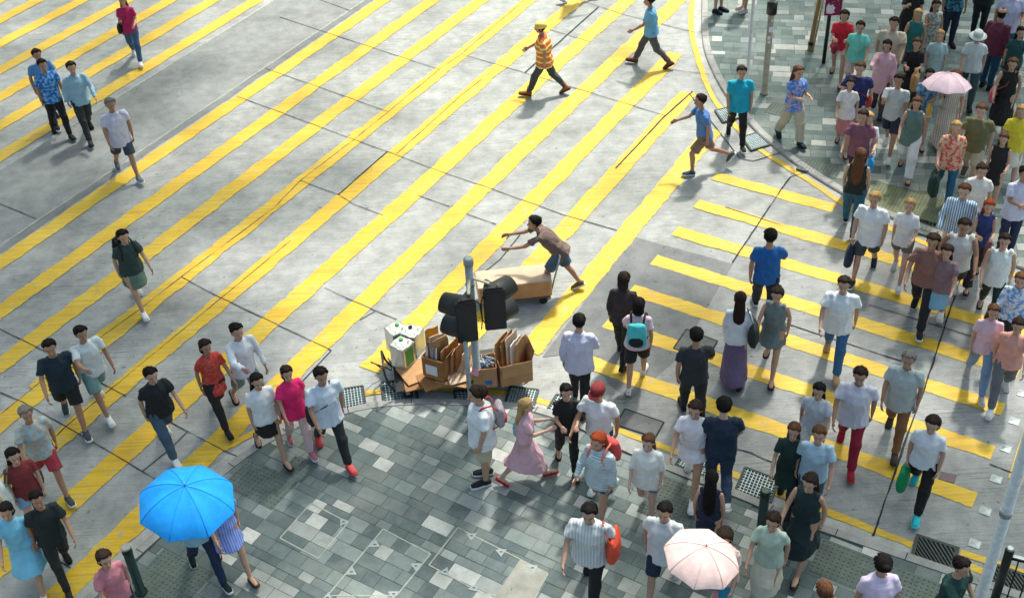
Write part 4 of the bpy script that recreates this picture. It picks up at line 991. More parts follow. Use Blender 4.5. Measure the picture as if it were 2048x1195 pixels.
def shoe_mesh(P, key, fem, s, kind):
    k = ('shoe', key, fem, s, kind)
    if k in CACHE: return CACHE[k]
    bm = bmesh.new(); h, t, fd, fu, an = P['heel' + s], P['toe' + s], P['fd' + s], P['fu' + s], P['ank' + s]
    h = h - fd * .018; t = t + fd * .022; sd_ = fd.cross(fu)
    def sole(z0, z1, w_):
        out = [(0, .028), (.03, .036), (.10, .037), (.18, .048), (.235, .043), (.265, .022)]; ln = (t - h).length; q = []
        for d, ww in out: q.append((d / .265 * ln, ww * w_))
        lo, hi = [], []
        for z, L_ in ((z0, lo), (z1, hi)):
            for d, ww in q: L_.append(bm.verts.new(h + fd * d + sd_ * ww + fu * z))
            for d, ww in q[::-1]: L_.append(bm.verts.new(h + fd * d - sd_ * ww + fu * z))
        n = len(lo); bm.faces.new(hi).material_index = 1; bm.faces.new(lo[::-1]).material_index = 1
        for i in range(n): bm.faces.new((lo[i], lo[(i + 1) % n], hi[(i + 1) % n], hi[i])).material_index = 1
    if kind in 'sb':
        sole(-.018, .012, 1.08); L_ = (t - h).length
        tube(bm, [h + fu * .03 + fd * .008, h + fd * .06 + fu * .048, h + fd * .12 + fu * .045, h + fd * .19 + fu * .03, t - fd * .012 + fu * .018], [(.033, .028), (.043, .045), (.046, .038), (.047, .026), (.032, .013)], 12, 0, sd_)
        tp = an + fu * (.02 if kind == 's' else .13)
        tube(bm, [an - fu * .045, an, tp], [(.046, .05), (.044, .046), (.044, .045)] if kind == 's' else [(.048, .054), (.047, .05), (.055, .055)], 12, 0, sd_)
    else:
        sole(-.018, .0, 1.05)
        for d in ((.15,) if kind == 'f' else (.13, .17)):
            tube(bm, [h + fd * d - sd_ * .046 + fu * -.004, h + fd * d - sd_ * .036 + fu * .034, h + fd * (d + .008) + fu * .046, h + fd * d + sd_ * .036 + fu * .034, h + fd * d + sd_ * .046 + fu * -.004], [.009] * 5, 6)
        if kind != 'f': tube(bm, [h + fd * .03 - sd_ * .03, h + fd * .005 + fu * .045, h + fd * .03 + sd_ * .03], [.007] * 3, 6)
        else: tube(bm, [h - fd * .0 - sd_ * .034 + fd * .05, h + fu * .035, h + sd_ * .034 + fd * .05], [.012] * 3, 6)
    bmesh.ops.recalc_face_normals(bm, faces=bm.faces)
    me = bpy.data.meshes.new('shoe'); bm.to_mesh(me); bm.free(); me.polygons.foreach_set('use_smooth', [True] * len(me.polygons)); CACHE[k] = me
    me.materials.append(None); me.materials.append(None)
    return me
HP = [(.02, .040, .085, .02), (.05, .056, .094, .05), (.075, .064, .095, .072), (.10, .0695, .0935, .088), (.13, .0735, .092, .099), (.16, .0745, .090, .103), (.185, .069, .081, .095), (.207, .056, .064, .077), (.222, .037, .042, .05), (.232, .014, .014, .02)]
def hair_mesh(P, key, fem, kind):
    k = ('hair', key, fem, kind)
    if k in CACHE: return CACHE[k]
    m = headframe(P); bm = bmesh.new(); long_ = kind in ('long', 'pony', 'bun', 'bob')
    def grow(th, z):
        a = abs(math.degrees(math.atan2(math.sin(th), math.cos(th))))     # 0 front
        if kind == 'bald': line = .15 if a < 110 else .03; top = .185
        else: line = .198 if a < 45 else (.198 - (a - 45) / 55 * (.10 if kind != 'short' else .085) if a < 100 else (.05 if kind == 'short' else .0)); top = 9
        if kind == 'bald': return 1.03 if a > 75 and line - .1 < z < .165 and z > .04 else .88
        g = (1.13 if long_ else 1.09) + .02 * noise.noise(Vector((th * 3, z * 30, len(kind))))
        return g if z >= line else .84
    headbm(bm, m, HP, 24, grow)
    if kind in ('long', 'longer'):
        L_ = .30 if kind == 'long' else .42; up = P['up']; fw_ = P['fwd']; b = P['headbase']
        p = [m @ Vector((0, -.045, .19)), m @ Vector((0, -.072, .10)), m @ Vector((0, -.08, .03)), b - up * .10 - fw_ * .115, b - up * (L_ * .65) - fw_ * .145, b - up * L_ - fw_ * .14]
        tube(bm, p, [(.05, .04), (.082, .055), (.088, .05), (.10, .036), (.09, .028), (.045, .012)], 14, 0, X)
    if kind != 'bald':
        rh = random.Random(len(CACHE)); cr = Vector((.012, -.03, .222))
        for q in range(70):
            th = rh.uniform(0, 2 * math.pi); a = abs(math.degrees(math.atan2(math.sin(th), math.cos(th))))
            zl = (.203 if a < 48 else .203 - (a - 48) / 52 * .10 if a < 100 else .06) + rh.uniform(-.006, .015); pts = []
            for t in (0, .35, .7, 1.0):
                z = .224 + (zl - .224) * t; i = max(j for j in range(len(HP) - 1) if HP[j][0] <= max(z, .02)); z0_, z1_ = HP[i], HP[i + 1]; u_ = (z - z0_[0]) / (z1_[0] - z0_[0])
                w_ = z0_[1] + (z1_[1] - z0_[1]) * u_; yf = z0_[2] + (z1_[2] - z0_[2]) * u_; yb = z0_[3] + (z1_[3] - z0_[3]) * u_
                s_, c_ = math.sin(th + (t - .5) * .25), math.cos(th + (t - .5) * .25); g_ = (1.13 if long_ else 1.10) + rh.uniform(-.01, .05) - .05 * (t == 1)
                pts.append(m @ Vector((w_ * s_ * g_, (yf if c_ > 0 else yb) * c_ * g_, z + .004)))
            pts.insert(0, m @ Vector((.004 * math.sin(th), -.03 + .01 * math.cos(th), .240)))
            tube(bm, pts, [.006, .010, .012, .012, .004], 6)
    if kind == 'bob': tube(bm, [m @ Vector((0, -.04, .18)), m @ Vector((0, -.055, .10)), m @ Vector((0, -.05, .02)), m @ Vector((0, -.05, -.02))], [(.06, .05), (.089, .06), (.088, .058), (.07, .045)], 14, 0, X)
    if kind == 'bun': ball(bm, m @ Vector((0, -.105, .175)), (.045, .042, .042), 0, 12, 8)
    if kind == 'pony': tube(bm, [m @ Vector((0, -.09, .16)), m @ Vector((0, -.14, .15)), m @ Vector((0, -.16, .06)), m @ Vector((.01, -.14, -.08))], [.03, .036, .032, .010], 10)
    me = bpy.data.meshes.new('hair'); bmesh.ops.recalc_face_normals(bm, faces=bm.faces); bm.to_mesh(me); bm.free()
    if kind not in ('bald',):
        for v in me.vertices: v.co += Vector((noise.noise(v.co * 30), noise.noise(v.co * 30 + Vector((5, 1, 2))), 0)) * .006
    CACHE[k] = finish(me); return me
def hat_mesh(P, key, fem, kind):
    bm = bmesh.new(); m = headframe(P)
    g = 1.16
    prof = [(.125, .0745, .092, .103), (.16, .0745, .090, .103), (.19, .072, .084, .097), (.215, .06, .068, .08), (.232, .04, .045, .052), (.24, .014, .014, .02)]
    headbm(bm, m, prof, 20, lambda th, z: g)
    if kind == 'brim':
        c = [(m @ Vector((math.sin(a) * r_, math.cos(a) * r_ * 1.12 - .004, z))) for r_, z in ((.088, .13), (.155, .112), (.155, .108), (.088, .124)) for a in [2 * math.pi * i / 24 for i in range(24)]]
        vv = [bm.verts.new(p) for p in c]
        for j in range(3):
            for i in range(24): bm.faces.new((vv[j * 24 + i], vv[j * 24 + (i + 1) % 24], vv[j * 24 + 24 + (i + 1) % 24], vv[j * 24 + 24 + i]))
    if kind in ('cap', 'helmet'):
        lo = [bm.verts.new(m @ Vector((math.sin(a) * .083, .07 + math.cos(a) * (.10 if kind == 'cap' else .06), .138 - .012 * math.cos(a)))) for a in [R(-90) + R(180) * i / 10 for i in range(11)]]
        hi = [bm.verts.new(v.co + Vector((0, 0, .008))) for v in lo]
        bm.faces.new(lo[::-1]); bm.faces.new(hi)
        for i in range(11): bm.faces.new((lo[i], lo[(i + 1) % 11], hi[(i + 1) % 11], hi[i]))
    bmesh.ops.recalc_face_normals(bm, faces=bm.faces)
    me = bpy.data.meshes.new('hat'); bm.to_mesh(me); bm.free(); return finish(me)
def setmats(o, mats):
    for i, mm in enumerate(mats):
        o.material_slots[i].link = 'OBJECT'; o.material_slots[i].material = mm
    return o
PEOPLE = []
def person(label, head, h, hdg, legs, arms, fem, hair, top, bot, shoe, skin=0, group=None, foot=None, width=1.0, hat=None):
    """head: photo point of the crown of the head; h: body height in metres; hdg: walking direction (degrees, +X=0, away=90)"""
    key = (legs, arms); kk = ('fk', key, fem)
    if kk not in CACHE: CACHE[kk] = fk(legs, arms, fem)
    P = CACHE[kk]
    s = h * P['scale'] * (P['headbase'].z + .225) / (P['headbase'].z + .225)
    sc = h / 1.70 * (1.70 * P['scale']) if False else h / 1.715
    z0 = 0.0
    ht = (P['headbase'].z + .23) * sc
    if foot: p = G(*foot)
    else: p = G(head[0], head[1], ht)
    lean = P['headbase'].y * sc; p2 = Vector((p.x, p.y))
    if not foot: p2 -= Vector((math.cos(R(hdg)), math.sin(R(hdg)))) * lean
    onp = inside((p2.x, p2.y), poly1) or inside((p2.x, p2.y), poly2)
    z0 = ZP + .004 if onp else .004
    if not foot:
        p = G(head[0], head[1], ht + z0); p2 = Vector((p.x, p.y)) - Vector((math.cos(R(hdg)), math.sin(R(hdg)))) * lean
    rp = random.Random(label); width *= rp.uniform(.95, 1.15); hdg += rp.uniform(-7, 7)
    b = link('person', body(P, key, fem)); setmats(b, [skinmat(skin), m_eye, m_eyew, m_lip])
    b.location = (p2.x, p2.y, z0); b.rotation_euler.z = R(hdg - 90); b.scale = (sc * width, sc * width, sc)
    tag(b, label, 'person', group)
    if hat: hair = ('bald', hair[1])
    if hair and hair[0] != 'none':
        setmats(link('hair', hair_mesh(P, key, fem, hair[0]), b), [hairmat(hair[1])])
    if top:
        kd, fb = top[0], top[1]
        nm = top[2] if len(top) > 2 else ('dress' if len(kd) > 3 else 'shirt')
        setmats(link(nm, top_mesh(P, key, fem, kd), b), [fb])
    if bot:
        nm = {'t': 'trousers', 'w': 'trousers', 'sh': 'shorts', 'sk': 'skirt'}[bot[0][0]]
        setmats(link(nm, bottom_mesh(P, key, fem, bot[0]), b), [bot[1]])
    if shoe:
        for s_ in 'LR':
            setmats(link({'s': 'shoe', 'b': 'boot', 'd': 'sandal', 'f': 'flat_shoe'}[shoe[0]], shoe_mesh(P, key, fem, s_, shoe[0]), b), [fabric(shoe[1]), fabric(shoe[2])])
    if hat:
        setmats(link({'brim': 'hat', 'cap': 'cap', 'helmet': 'hard_hat'}[hat[0]], hat_mesh(P, key, fem, hat[0]), b), [fabric(hat[1])])
    b['_p'] = 0; del b['_p']
    PEOPLE.append((b, P, sc))
    return b, P, sc
def pw(b, v):
    rz = Matrix.Rotation(b.rotation_euler.z, 4, 'Z'); return Vector(b.location) + (rz @ Vector((v.x * b.scale.x, v.y * b.scale.y, v.z * b.scale.z)))
def strap_pts(a, b_, sag=0): return [a, a.lerp(b_, .5) + Vector((0, 0, sag)), b_]
def bag_soft(kind, label, mats, pn, hand='R', size=(.32, .14, .34), drop=.05, at=None):
    b, P, sc = pn; name = {'tote': 'tote_bag', 'hand': 'handbag', 'back': 'backpack', 'shop': 'shopping_bag', 'cross': 'shoulder_bag'}[kind]
    rz = b.rotation_euler.z; sx = -1 if hand == 'L' else 1; w_, d_, h_ = size
    if kind == 'back': o3 = P['pelvis'] + P['up'] * .32 - P['fwd'] * (.125 + d_ / 2 + .02)
    elif kind == 'cross': o3 = P['pelvis'] + Vector((sx * .225, -.02 if at is None else at, .02))
    elif kind == 'tote' and at == 'sho': o3 = P['pelvis'] + Vector((sx * .26, -.03, .12))
    else: o3 = P['hand' + hand] - Vector((0, 0, h_ / 2 + drop + .03))
    o = tag(empty(name, pw(b, o3), rz + (R(90) if kind in ('cross', 'tote', 'shop', 'hand') else 0)), label, 'backpack' if kind == 'back' else 'bag')
    bm = bmesh.new()
    tube(bm, [(0, 0, -h_ / 2), (0, 0, -h_ * .44), (0, 0, -h_ * .1), (0, 0, h_ * .3), (0, 0, h_ * .46), (0, 0, h_ / 2)], [(w_ * .40, d_ * .36), (w_ * .5, d_ * .5), (w_ * .53, d_ * .55), (w_ * .48, d_ * .46), (w_ * .42, d_ * (.34 if kind == 'back' else .2)), (w_ * .30 if kind == 'back' else w_ * .42, d_ * .12)], 16, 0, X)
    me = voxel(bm, .015, 3); wrinkle(me, .006, len(label)); me.materials.clear(); me.materials.append(mats[0]); finish(me); link('bag_body', me, o)
    if kind == 'back':
        bm = bmesh.new(); ball(bm, Vector((0, -d_ * .5, -h_ * .2)), (w_ * .38, d_ * .25, h_ * .22), 0, 14, 8); obj('front_pocket', bm, mats[-1], o, True)
        for s_ in (-1, 1):
            bm = bmesh.new(); sy = d_ / 2 + .02
            tube(bm, [Vector((s_ * .09, d_ * .3, h_ * .38)), Vector((s_ * .10, sy + .03, .25)), Vector((s_ * .11, sy + .16, .235)), Vector((s_ * .115, sy + .265, .13)), Vector((s_ * .14, sy + .24, -.06)), Vector((s_ * .16, sy + .1, -.16)), Vector((s_ * .12, d_ * .3, -h_ * .36))], [(.017, .006)] * 7, 8); obj('strap', bm, mats[-1], o, True)
    else:
        rzi = Matrix.Rotation(-o.rotation_euler.z, 4, 'Z')
        def loc(v): return rzi @ (pw(b, v) - o.location)
        if kind in ('cross',) or at == 'sho':
            osh = P['sho' + ('L' if hand == 'R' else 'R')] * .6 + P['neck'] * .4 + P['up'] * .045 if kind == 'cross' else P['sho' + hand] * .8 + P['neck'] * .2 + P['up'] * .07
            for s_ in (-1, 1):
                bm = bmesh.new(); mid = loc(P['pelvis'] + P['up'] * .3 + P['fwd'] * s_ * .17 + X * sx * .03) if kind == 'cross' else loc(P['pelvis'] + P['up'] * .35 + P['fwd'] * s_ * .10 + X * sx * .23)
                tube(bm, [Vector((s_ * w_ * .3, 0, h_ * .42)), mid, loc(osh)], [(.012, .005)] * 3, 8); obj('strap', bm, mats[-1], o, True)
        else:
            bm = bmesh.new(); hp = loc(P['hand' + hand])
            tube(bm, [Vector((-w_ * .25, 0, h_ * .45)), hp + Vector((-.03, 0, -.01)), hp + Vector((.03, 0, -.01)), Vector((w_ * .25, 0, h_ * .45))], [.007] * 4, 8); obj('handle', bm, mats[-1], o, True)
    return o
def umbrella(label, pn, mats, rad=.52, hand='R', tilt=(0, 0), up=.62, name='umbrella'):
    b, P, sc = pn; hp = pw(b, P['hand' + hand]); o = tag(empty(name, hp), label, 'umbrella')
    o.rotation_euler = (R(tilt[0]), R(tilt[1]), rad)
    bm = bmesh.new(); tube(bm, [(0, 0, -.06), (0, 0, up + .05)], [.007, .006], 8); obj('shaft', bm, m_galv, o)
    bm = bmesh.new(); tube(bm, [(0, 0, -.12), (0, 0, -.1), (0, 0, .03), (0, 0, .04)], [.012, .018, .016, .01], 10); obj('handle', bm, m_blk, o)
    bm = bmesh.new(); n = 8; K = 4; rings = []
    for j in range(8):
        t = j / 7; rr = rad * math.sin(t * 1.12) / math.sin(1.12); z = up - .30 * rad / .52 * (1 - math.cos(t * 1.25)) / (1 - math.cos(1.25)) * .95; rg = []
        for k in range(n * K):
            a = 2 * math.pi * k / (n * K); fr = (k % K) / K; sag = (1 - .075 * math.sin(math.pi * fr) * t); zz = z - .028 * math.sin(math.pi * fr) * math.sin(math.pi * t) + .014 * math.sin(math.pi * fr) * t * t
            rg.append((rr * sag * math.cos(a), rr * sag * math.sin(a), zz))
        rings.append(rg)
    for off in (0, -.004):
        vr = [[bm.verts.new((x, y, z + off)) for x, y, z in rg] for rg in rings]
        for a_, b_ in zip(vr, vr[1:]):
            for k in range(n * K):
                q = (a_[k], b_[k], b_[(k + 1) % (n * K)], a_[(k + 1) % (n * K)])
                try: bm.faces.new(q if off == 0 else q[::-1])
                except ValueError: pass
    obj('canopy', bm, mats[0], o, True)
    for k in range(n):
        bm = bmesh.new(); a = 2 * math.pi * k / n; pp = [Vector(rings[j][k * K]) + Vector((0, 0, -.008)) for j in range(8)]; tube(bm, pp, [.003] * 8, 6); obj('rib', bm, m_galv, o)
    for k in range(n):
        bm = bmesh.new(); pp = [Vector(rings[j][k * K]) + Vector((0, 0, .002)) for j in range(8)]; tube(bm, pp, [.0028] * 8, 6); obj('seam', bm, mats[-1], o)
    bm = bmesh.new(); tube(bm, [(0, 0, up), (0, 0, up + .05)], [.008, .004], 8); obj('tip', bm, m_galv, o)
    return o
TS = ('s', .10, .012); TL = ('s', .16, .03); TF = ('s', .06, .004); LS = ('l', .10, .012); LL = ('l', .15, .03); NS = ('n', .05, .004); NL = ('n', .12, .02); HS = ('h', .10, .015)
DR = lambda sl, zb, fl=.06, lo=.008: (sl, .0, lo, zb, fl)
T = ('t',); W = ('w',); SH = ('sh', .85, .012); SS = ('sh', .5, .01); SK = lambda zb, fl: ('sk', zb, fl)
f = fabric
white, offw, black, navy = f((232, 234, 236)), f((214, 214, 208)), f((26, 27, 29)), f((30, 38, 66))
jean, ljean, djean = f((62, 96, 132)), f((120, 158, 186)), f((36, 58, 84))
beige, grey, dgrey, char = f((190, 178, 148)), f((128, 136, 134)), f((72, 78, 80)), f((48, 50, 52))
W_, K_, B_ = (228, 228, 226), (26, 26, 28), (60, 44, 34)
bgpack = {}
# ---- left carriageway
person('woman in magenta top and jeans walking down the upper left crossing', (243, -8), 1.64, 285, 'wl', 'sb', 1, ('long', 'b'), (TS, f((190, 32, 96))), (T, jean), ('s', W_, W_), 0)
bag_soft('cross', 'black shoulder bag on the woman in magenta top', [f((34, 32, 36))], PEOPLE[-1], 'R', (.3, .12, .24))
person('man in bright blue shirt and black trousers, leftmost of the upper left group', (82, 120), 1.74, 305, 'sl', 'hd', 0, ('short', 'k'), (TS, f((32, 104, 186), 'blot', (120, 176, 220))), (T, black), ('s', K_, K_), 1)
person('man in blue polo half hidden behind the bright blue shirt', (70, 100), 1.72, 300, 'sr', 'sw', 0, ('short', 'd'), (TS, f((96, 150, 200))), (T, djean), ('s', K_, W_), 1)
person('slim man in pale blue long shirt with dark trousers', (140, 125), 1.74, 300, 'wr', 'sw', 0, ('short', 'd'), (LS, f((150, 188, 208))), (T, char), ('s', K_, K_), 0)
person('man in loose lavender white shirt and dark shorts walking to the big yellow stripes', (218, 198), 1.74, 300, 'wl', 'bg', 0, ('short', 'g'), (TL, f((206, 208, 228))), (SH, f((56, 66, 84))), ('s', (96, 104, 110), W_), 1)
person('woman in dark top and grey skirt with a black rucksack in mid crossing', (242, 462), 1.60, 300, 'wr', 'sw', 1, ('bob', 'k'), (TS, f((44, 66, 66))), (SK(.58, .03), f((96, 118, 104))), ('s', W_, W_), 0)
bag_soft('back', 'black rucksack on the woman in grey skirt', [f((20, 21, 22))], PEOPLE[-1], size=(.30, .16, .44))
person('man in dark teal t-shirt and black shorts at the left crossing', (96, 682), 1.70, 300, 'wl', 'sw', 0, ('short', 'k'), (TS, f((16, 44, 58))), (SH, f((22, 26, 30))), ('s', (60, 70, 74), W_), 1)
person('young man in white t-shirt and pale teal shorts with white shoes', (158, 655), 1.66, 305, 'wr', 'pt', 0, ('short', 'k'), (TS, f((220, 228, 230))), (SH, f((120, 158, 158))), ('s', W_, W_), 1)
person('slim person in black top and blue jeans with white shoes on the left stripes', (298, 738), 1.62, 305, 'wr', 'sw', 1, ('short', 'k'), (TS, f((24, 30, 36))), (T, f((66, 92, 112))), ('s', W_, W_), 0)
person('woman in red dress over black leggings on the left stripes', (408, 682), 1.66, 305, 'wr', 'sw', 1, ('bob', 'd'), (DR('s', .72, .03), f((206, 58, 44), 'blot', (190, 90, 80))), (T, f((36, 34, 34))), ('s', K_, K_), 1)
person('man in white long shirt and blue-grey shorts with black sandals', (470, 650), 1.72, 305, 'wl', 'pt', 0, ('short', 'k'), (LS, f((226, 230, 238))), (SH, f((120, 148, 160))), ('d', K_, K_), 0)
person('woman with long black hair, white blouse and short black skirt stepping on the kerb', (512, 750), 1.62, 300, 'wl', 'hd', 1, ('longer', 'k'), (('s', .10, .02), f((236, 238, 238))), (SK(.60, .02), f((26, 24, 24))), ('f', K_, K_), 0)
person('woman in hot pink top and pale pink trousers behind the white-shirted walker', (572, 735), 1.62, 300, 'sl', 'sw', 1, ('bob', 'd'), (TL, f((240, 36, 112))), (T, f((226, 190, 190))), ('s', (200, 120, 130), W_), 0)
person('person in white shirt, black trousers and coral red shoes at the near kerb', (640, 738), 1.74, 298, 'wl', 'sw', 0, ('short', 'k'), (TL, f((214, 222, 236))), (T, f((34, 36, 40))), ('s', (224, 84, 84), (216, 80, 84)), 1)
bag_soft('cross', 'slim black sling bag on the white-shirted walker with coral shoes', [f((28, 28, 30))], PEOPLE[-1], 'R', (.26, .1, .24))
# ---- bottom left
person('person in tan and red top with pale blue shorts at the left edge', (48, 815), 1.68, 305, 'wl', 'sw', 0, ('short', 'g'), (TS, f((196, 178, 160), 'blot', (150, 190, 206))), (SH, f((172, 60, 74))), ('s', (60, 70, 64), W_), 1)
person('woman with dark hair, red top and light denim shorts at the left edge', (22, 900), 1.62, 305, 'wr', 'hd', 1, ('long', 'k'), (TS, f((128, 44, 48))), (SS, ljean), ('f', B_, B_), 0)
bag_soft('tote', 'white canvas tote with green edge on the woman in red top', [f((226, 230, 222)), f((96, 170, 110))], PEOPLE[-1], 'R', (.36, .13, .36), at='sho')
person('man in black t-shirt and charcoal trousers at the lower left stripes', (70, 985), 1.70, 308, 'wr', 'sw', 0, ('short', 'k'), (TS, f((28, 40, 42))), (T, f((34, 38, 38))), ('s', K_, K_), 1)
person('woman in sky blue dress and white shoes at the lower left edge', (8, 1010), 1.62, 290, 'wl', 'sw', 1, ('bob', 'k'), (DR('s', .5, .08, .02), f((126, 200, 232))), None, ('s', W_, W_), 0)
person('woman in dusty pink top and dark trousers beside the left bollard', (205, 1105), 1.60, 308, 'wl', 'sw', 1, ('bob', 'd'), (TS, f((206, 130, 142))), (T, f((30, 54, 56))), ('s', K_, K_), 0)
# blue umbrella pair
pn = person('person in navy trousers and black green-edged trainers walking under the blue umbrella', (372, 985), 1.66, 300, 'wl', 'um', 1, ('bob', 'k'), (TS, f((150, 190, 206))), (T, f((24, 42, 72))), ('s', (18, 40, 34), W_), 0)
umbrella('bright blue open umbrella covering two walkers at the lower left', pn, [f((0, 150, 238)), f((0, 130, 216))], .60, 'R', (8, 4), .86)
person('woman in violet-blue shirt dress and brown sandals sharing the blue umbrella', (428, 975), 1.62, 300, 'wl', 'sw', 1, ('long', 'b'), (DR('s', .62, .06, .015), f((112, 134, 216), 'stripe', (150, 170, 230))), None, ('d', B_, B_), 0)
# ---- centre at the signal
pn = person('boy in white t-shirt, beige shorts and black white-soled shoes beside the signal pole', (955, 776), 1.70, 195, 'st', 'hd', 0, ('short', 'd'), (TL, white), (SH, f((196, 186, 156))), ('s', K_, W_), 0, width=1.06)
bag_soft('back', 'grey pink rucksack with red pocket worn by the boy in beige shorts', [f((172, 160, 168)), f((200, 50, 66))], pn, size=(.28, .14, .36))
person('woman in pale pink dress and red pointed flats beside the boy', (1052, 800), 1.54, 352, 'wl', 'cr', 1, ('long', 'l'), (DR('s', .36, .08, .012), f((224, 178, 190))), None, ('f', (206, 30, 40), (200, 30, 40)), 2)
bag_soft('cross', 'pale teal bag against the pink dress', [f((150, 204, 212))], PEOPLE[-1], 'L', (.30, .1, .30))
person('slim woman dressed all in black standing over the grating', (1132, 772), 1.58, 275, 'sl', 'cr', 1, ('bob', 'k'), (TS, f((20, 22, 24))), (T, f((18, 20, 22))), ('d', (80, 30, 30), K_), 0)
person('man in lilac checked shirt and black trousers stepping off behind the pile', (1158, 632), 1.68, 80, 'sl', 'sw', 0, ('short', 'k'), (LL, f((206, 204, 224), 'hoop', (184, 184, 206))), (T, f((20, 26, 30))), ('s', B_, K_), 0)
person('dark-haired woman in black jacket in front of the schoolbag girl', (1248, 548), 1.64, 70, 'sl', 'sw', 1, ('bob', 'd'), (LS, f((44, 38, 40))), (T, f((24, 28, 30))), ('s', K_, K_), 1)
person('girl in pale pink blouse and black trousers with a turquoise schoolbag', (1278, 600), 1.58, 75, 'sr', 'sw', 1, ('bob', 'k'), (TS, f((226, 196, 206))), (SH, f((34, 36, 40))), ('s', W_, W_), 0)
bag_soft('back', 'turquoise and black schoolbag on the girl in pink blouse', [f((78, 196, 200)), f((24, 26, 28))], PEOPLE[-1], size=(.30, .17, .42))
# ---- ghosts of the middle crossing
person('road worker in orange and yellow striped vest, yellow hard hat and tan boots', (1082, 46), 1.66, 175, 'wl', 'sw', 0, ('short', 'k'), (TL, f((232, 112, 72), 'vest', (226, 232, 120)), 'safety_vest'), (T, f((62, 70, 76))), ('b', (150, 92, 46), (90, 56, 30)), 1, hat=('helmet', (240, 208, 110)))
person('man in light blue shirt, grey trousers and brown boots at the end of a stripe', (1300, -8), 1.64, 170, 'wr', 'sw', 0, ('short', 'd'), (TS, f((110, 176, 214))), (T, f((84, 82, 84))), ('b', (124, 66, 38), (70, 40, 26)), 1)
person('person in white trainers and grey shorts cut off by the top edge', (1160, -132), 1.68, 5, 'wl', 'sw', 0, ('short', 'k'), (TS, f((150, 170, 186))), (SH, f((110, 116, 120))), ('s', W_, W_), 1)
person('stooping man in brown t-shirt and blue shorts pushing the hand trolley', (1072, 436), 1.66, 183, 'pu', 'pu', 0, ('short', 'k'), (TS, f((112, 92, 84))), (SH, f((70, 96, 118))), ('s', (84, 84, 66), W_), 1)
# ---- right crossing
person('man in royal blue polo and dark trousers walking away across the stripes', (1542, 462), 1.70, 82, 'wl', 'sw', 0, ('short', 'k'), (TS, f((20, 92, 160))), (T, f((24, 34, 50))), ('s', K_, W_), 1)
person('woman in white blouse and long purple skirt with dark hair', (1482, 588), 1.62, 72, 'sl', 'hd', 1, ('long', 'd'), (LS, f((226, 228, 236))), (SK(.12, .07), f((108, 92, 128))), ('s', K_, K_), 0)
bag_soft('tote', 'large black tote behind the woman in purple skirt', [f((32, 40, 40))], PEOPLE[-1], 'R', (.38, .16, .36), at='sho')
person('woman in sleeveless grey dress and brown shoes', (1556, 578), 1.64, 250, 'wl', 'sw', 1, ('bun', 'd'), (DR('n', .66, .05), f((112, 124, 124))), None, ('f', (120, 90, 70), K_), 0)
person('man in white polo, blue jeans and tan suede shoes', (1690, 556), 1.74, 252, 'wl', 'sw', 0, ('short', 'd'), (TL, f((226, 232, 236))), (T, f((46, 98, 142))), ('s', (186, 150, 110), (170, 140, 104)), 0)
person('man in oversized white t-shirt and dark grey shorts', (1752, 386), 1.72, 248, 'wr', 'bg', 0, ('short', 'l'), (TL, f((236, 238, 240))), (SH, f((64, 74, 78))), ('s', (40, 46, 48), W_), 0)
bag_soft('shop', 'navy cloth bag hanging from the man in oversized white t-shirt', [f((34, 48, 74))], PEOPLE[-1], 'R', (.30, .14, .40))
person('fair-haired woman in white t-shirt with a thin strap and pale shorts', (1822, 400), 1.66, 248, 'wl', 'sb', 1, ('bob', 'l'), (TS, f((234, 234, 236))), (SS, f((110, 108, 100))), ('s', (206, 206, 210), W_), 2)
person('person in blue and white striped shirt with white trousers and shoes', (1932, 370), 1.74, 250, 'wl', 'sw', 0, ('short', 'b'), (LS, f((226, 232, 238), 'stripe', (84, 140, 180))), (SH, f((214, 206, 192))), ('s', W_, W_), 2)
bag_soft('shop', 'black bag with white handle beside the striped shirt', [f((26, 28, 32)), f((220, 220, 220))], PEOPLE[-1], 'R', (.34, .14, .32))
person('red-haired woman in navy sleeveless top and dark trousers', (1980, 402), 1.68, 250, 'wr', 'cr', 1, ('long', 'r'), (NS, f((36, 54, 112))), (W, f((44, 34, 42))), ('d', K_, K_), 0)
bag_soft('hand', 'plum coloured handbag held by the red-haired woman', [f((92, 56, 66))], PEOPLE[-1], 'L', (.34, .14, .26))
person('man in brown t-shirt and black trousers with black lace trainers', (1868, 470), 1.74, 240, 'wl', 'sw', 0, ('short', 'd'), (TS, f((134, 96, 88))), (T, f((22, 30, 40))), ('s', (30, 30, 34), W_), 1)
person('woman in mauve top and pale blue denim shorts with flip-flops', (1896, 492), 1.62, 240, 'wr', 'sw', 1, ('long', 'd'), (TS, f((128, 104, 110))), (SK(.56, .04), f((120, 170, 196))), ('d', (190, 160, 140), B_), 0)
person('man in dark green trousers and white vest near the right edge', (2012, 470), 1.70, 248, 'wl', 'sw', 0, ('short', 'd'), (NL, f((222, 226, 222))), (T, f((28, 52, 48))), ('d', B_, K_), 0)
person('woman in white and blue blouse with black skirt at the right edge', (2046, 548), 1.60, 245, 'wl', 'sw', 1, ('bob', 'b'), (LS, f((214, 222, 236), 'blot', (96, 150, 200))), (SK(.52, .03), f((24, 30, 32))), ('f', K_, K_), 0)
person('woman in pale pink blouse and light jeans walking toward the signal', (1990, 612), 1.62, 252, 'wl', 'hd', 1, ('long', 'b'), (TS, f((226, 188, 200))), (T, f((124, 152, 184))), ('s', (190, 170, 170), W_), 0)
person('man in pale lavender shirt and navy trousers cut by the right edge', (2052, 335), 1.70, 265, 'st', 'cr', 0, ('short', 'k'), (TL, f((212, 212, 234))), (T, f((30, 46, 80))), ('s', K_, K_), 1)
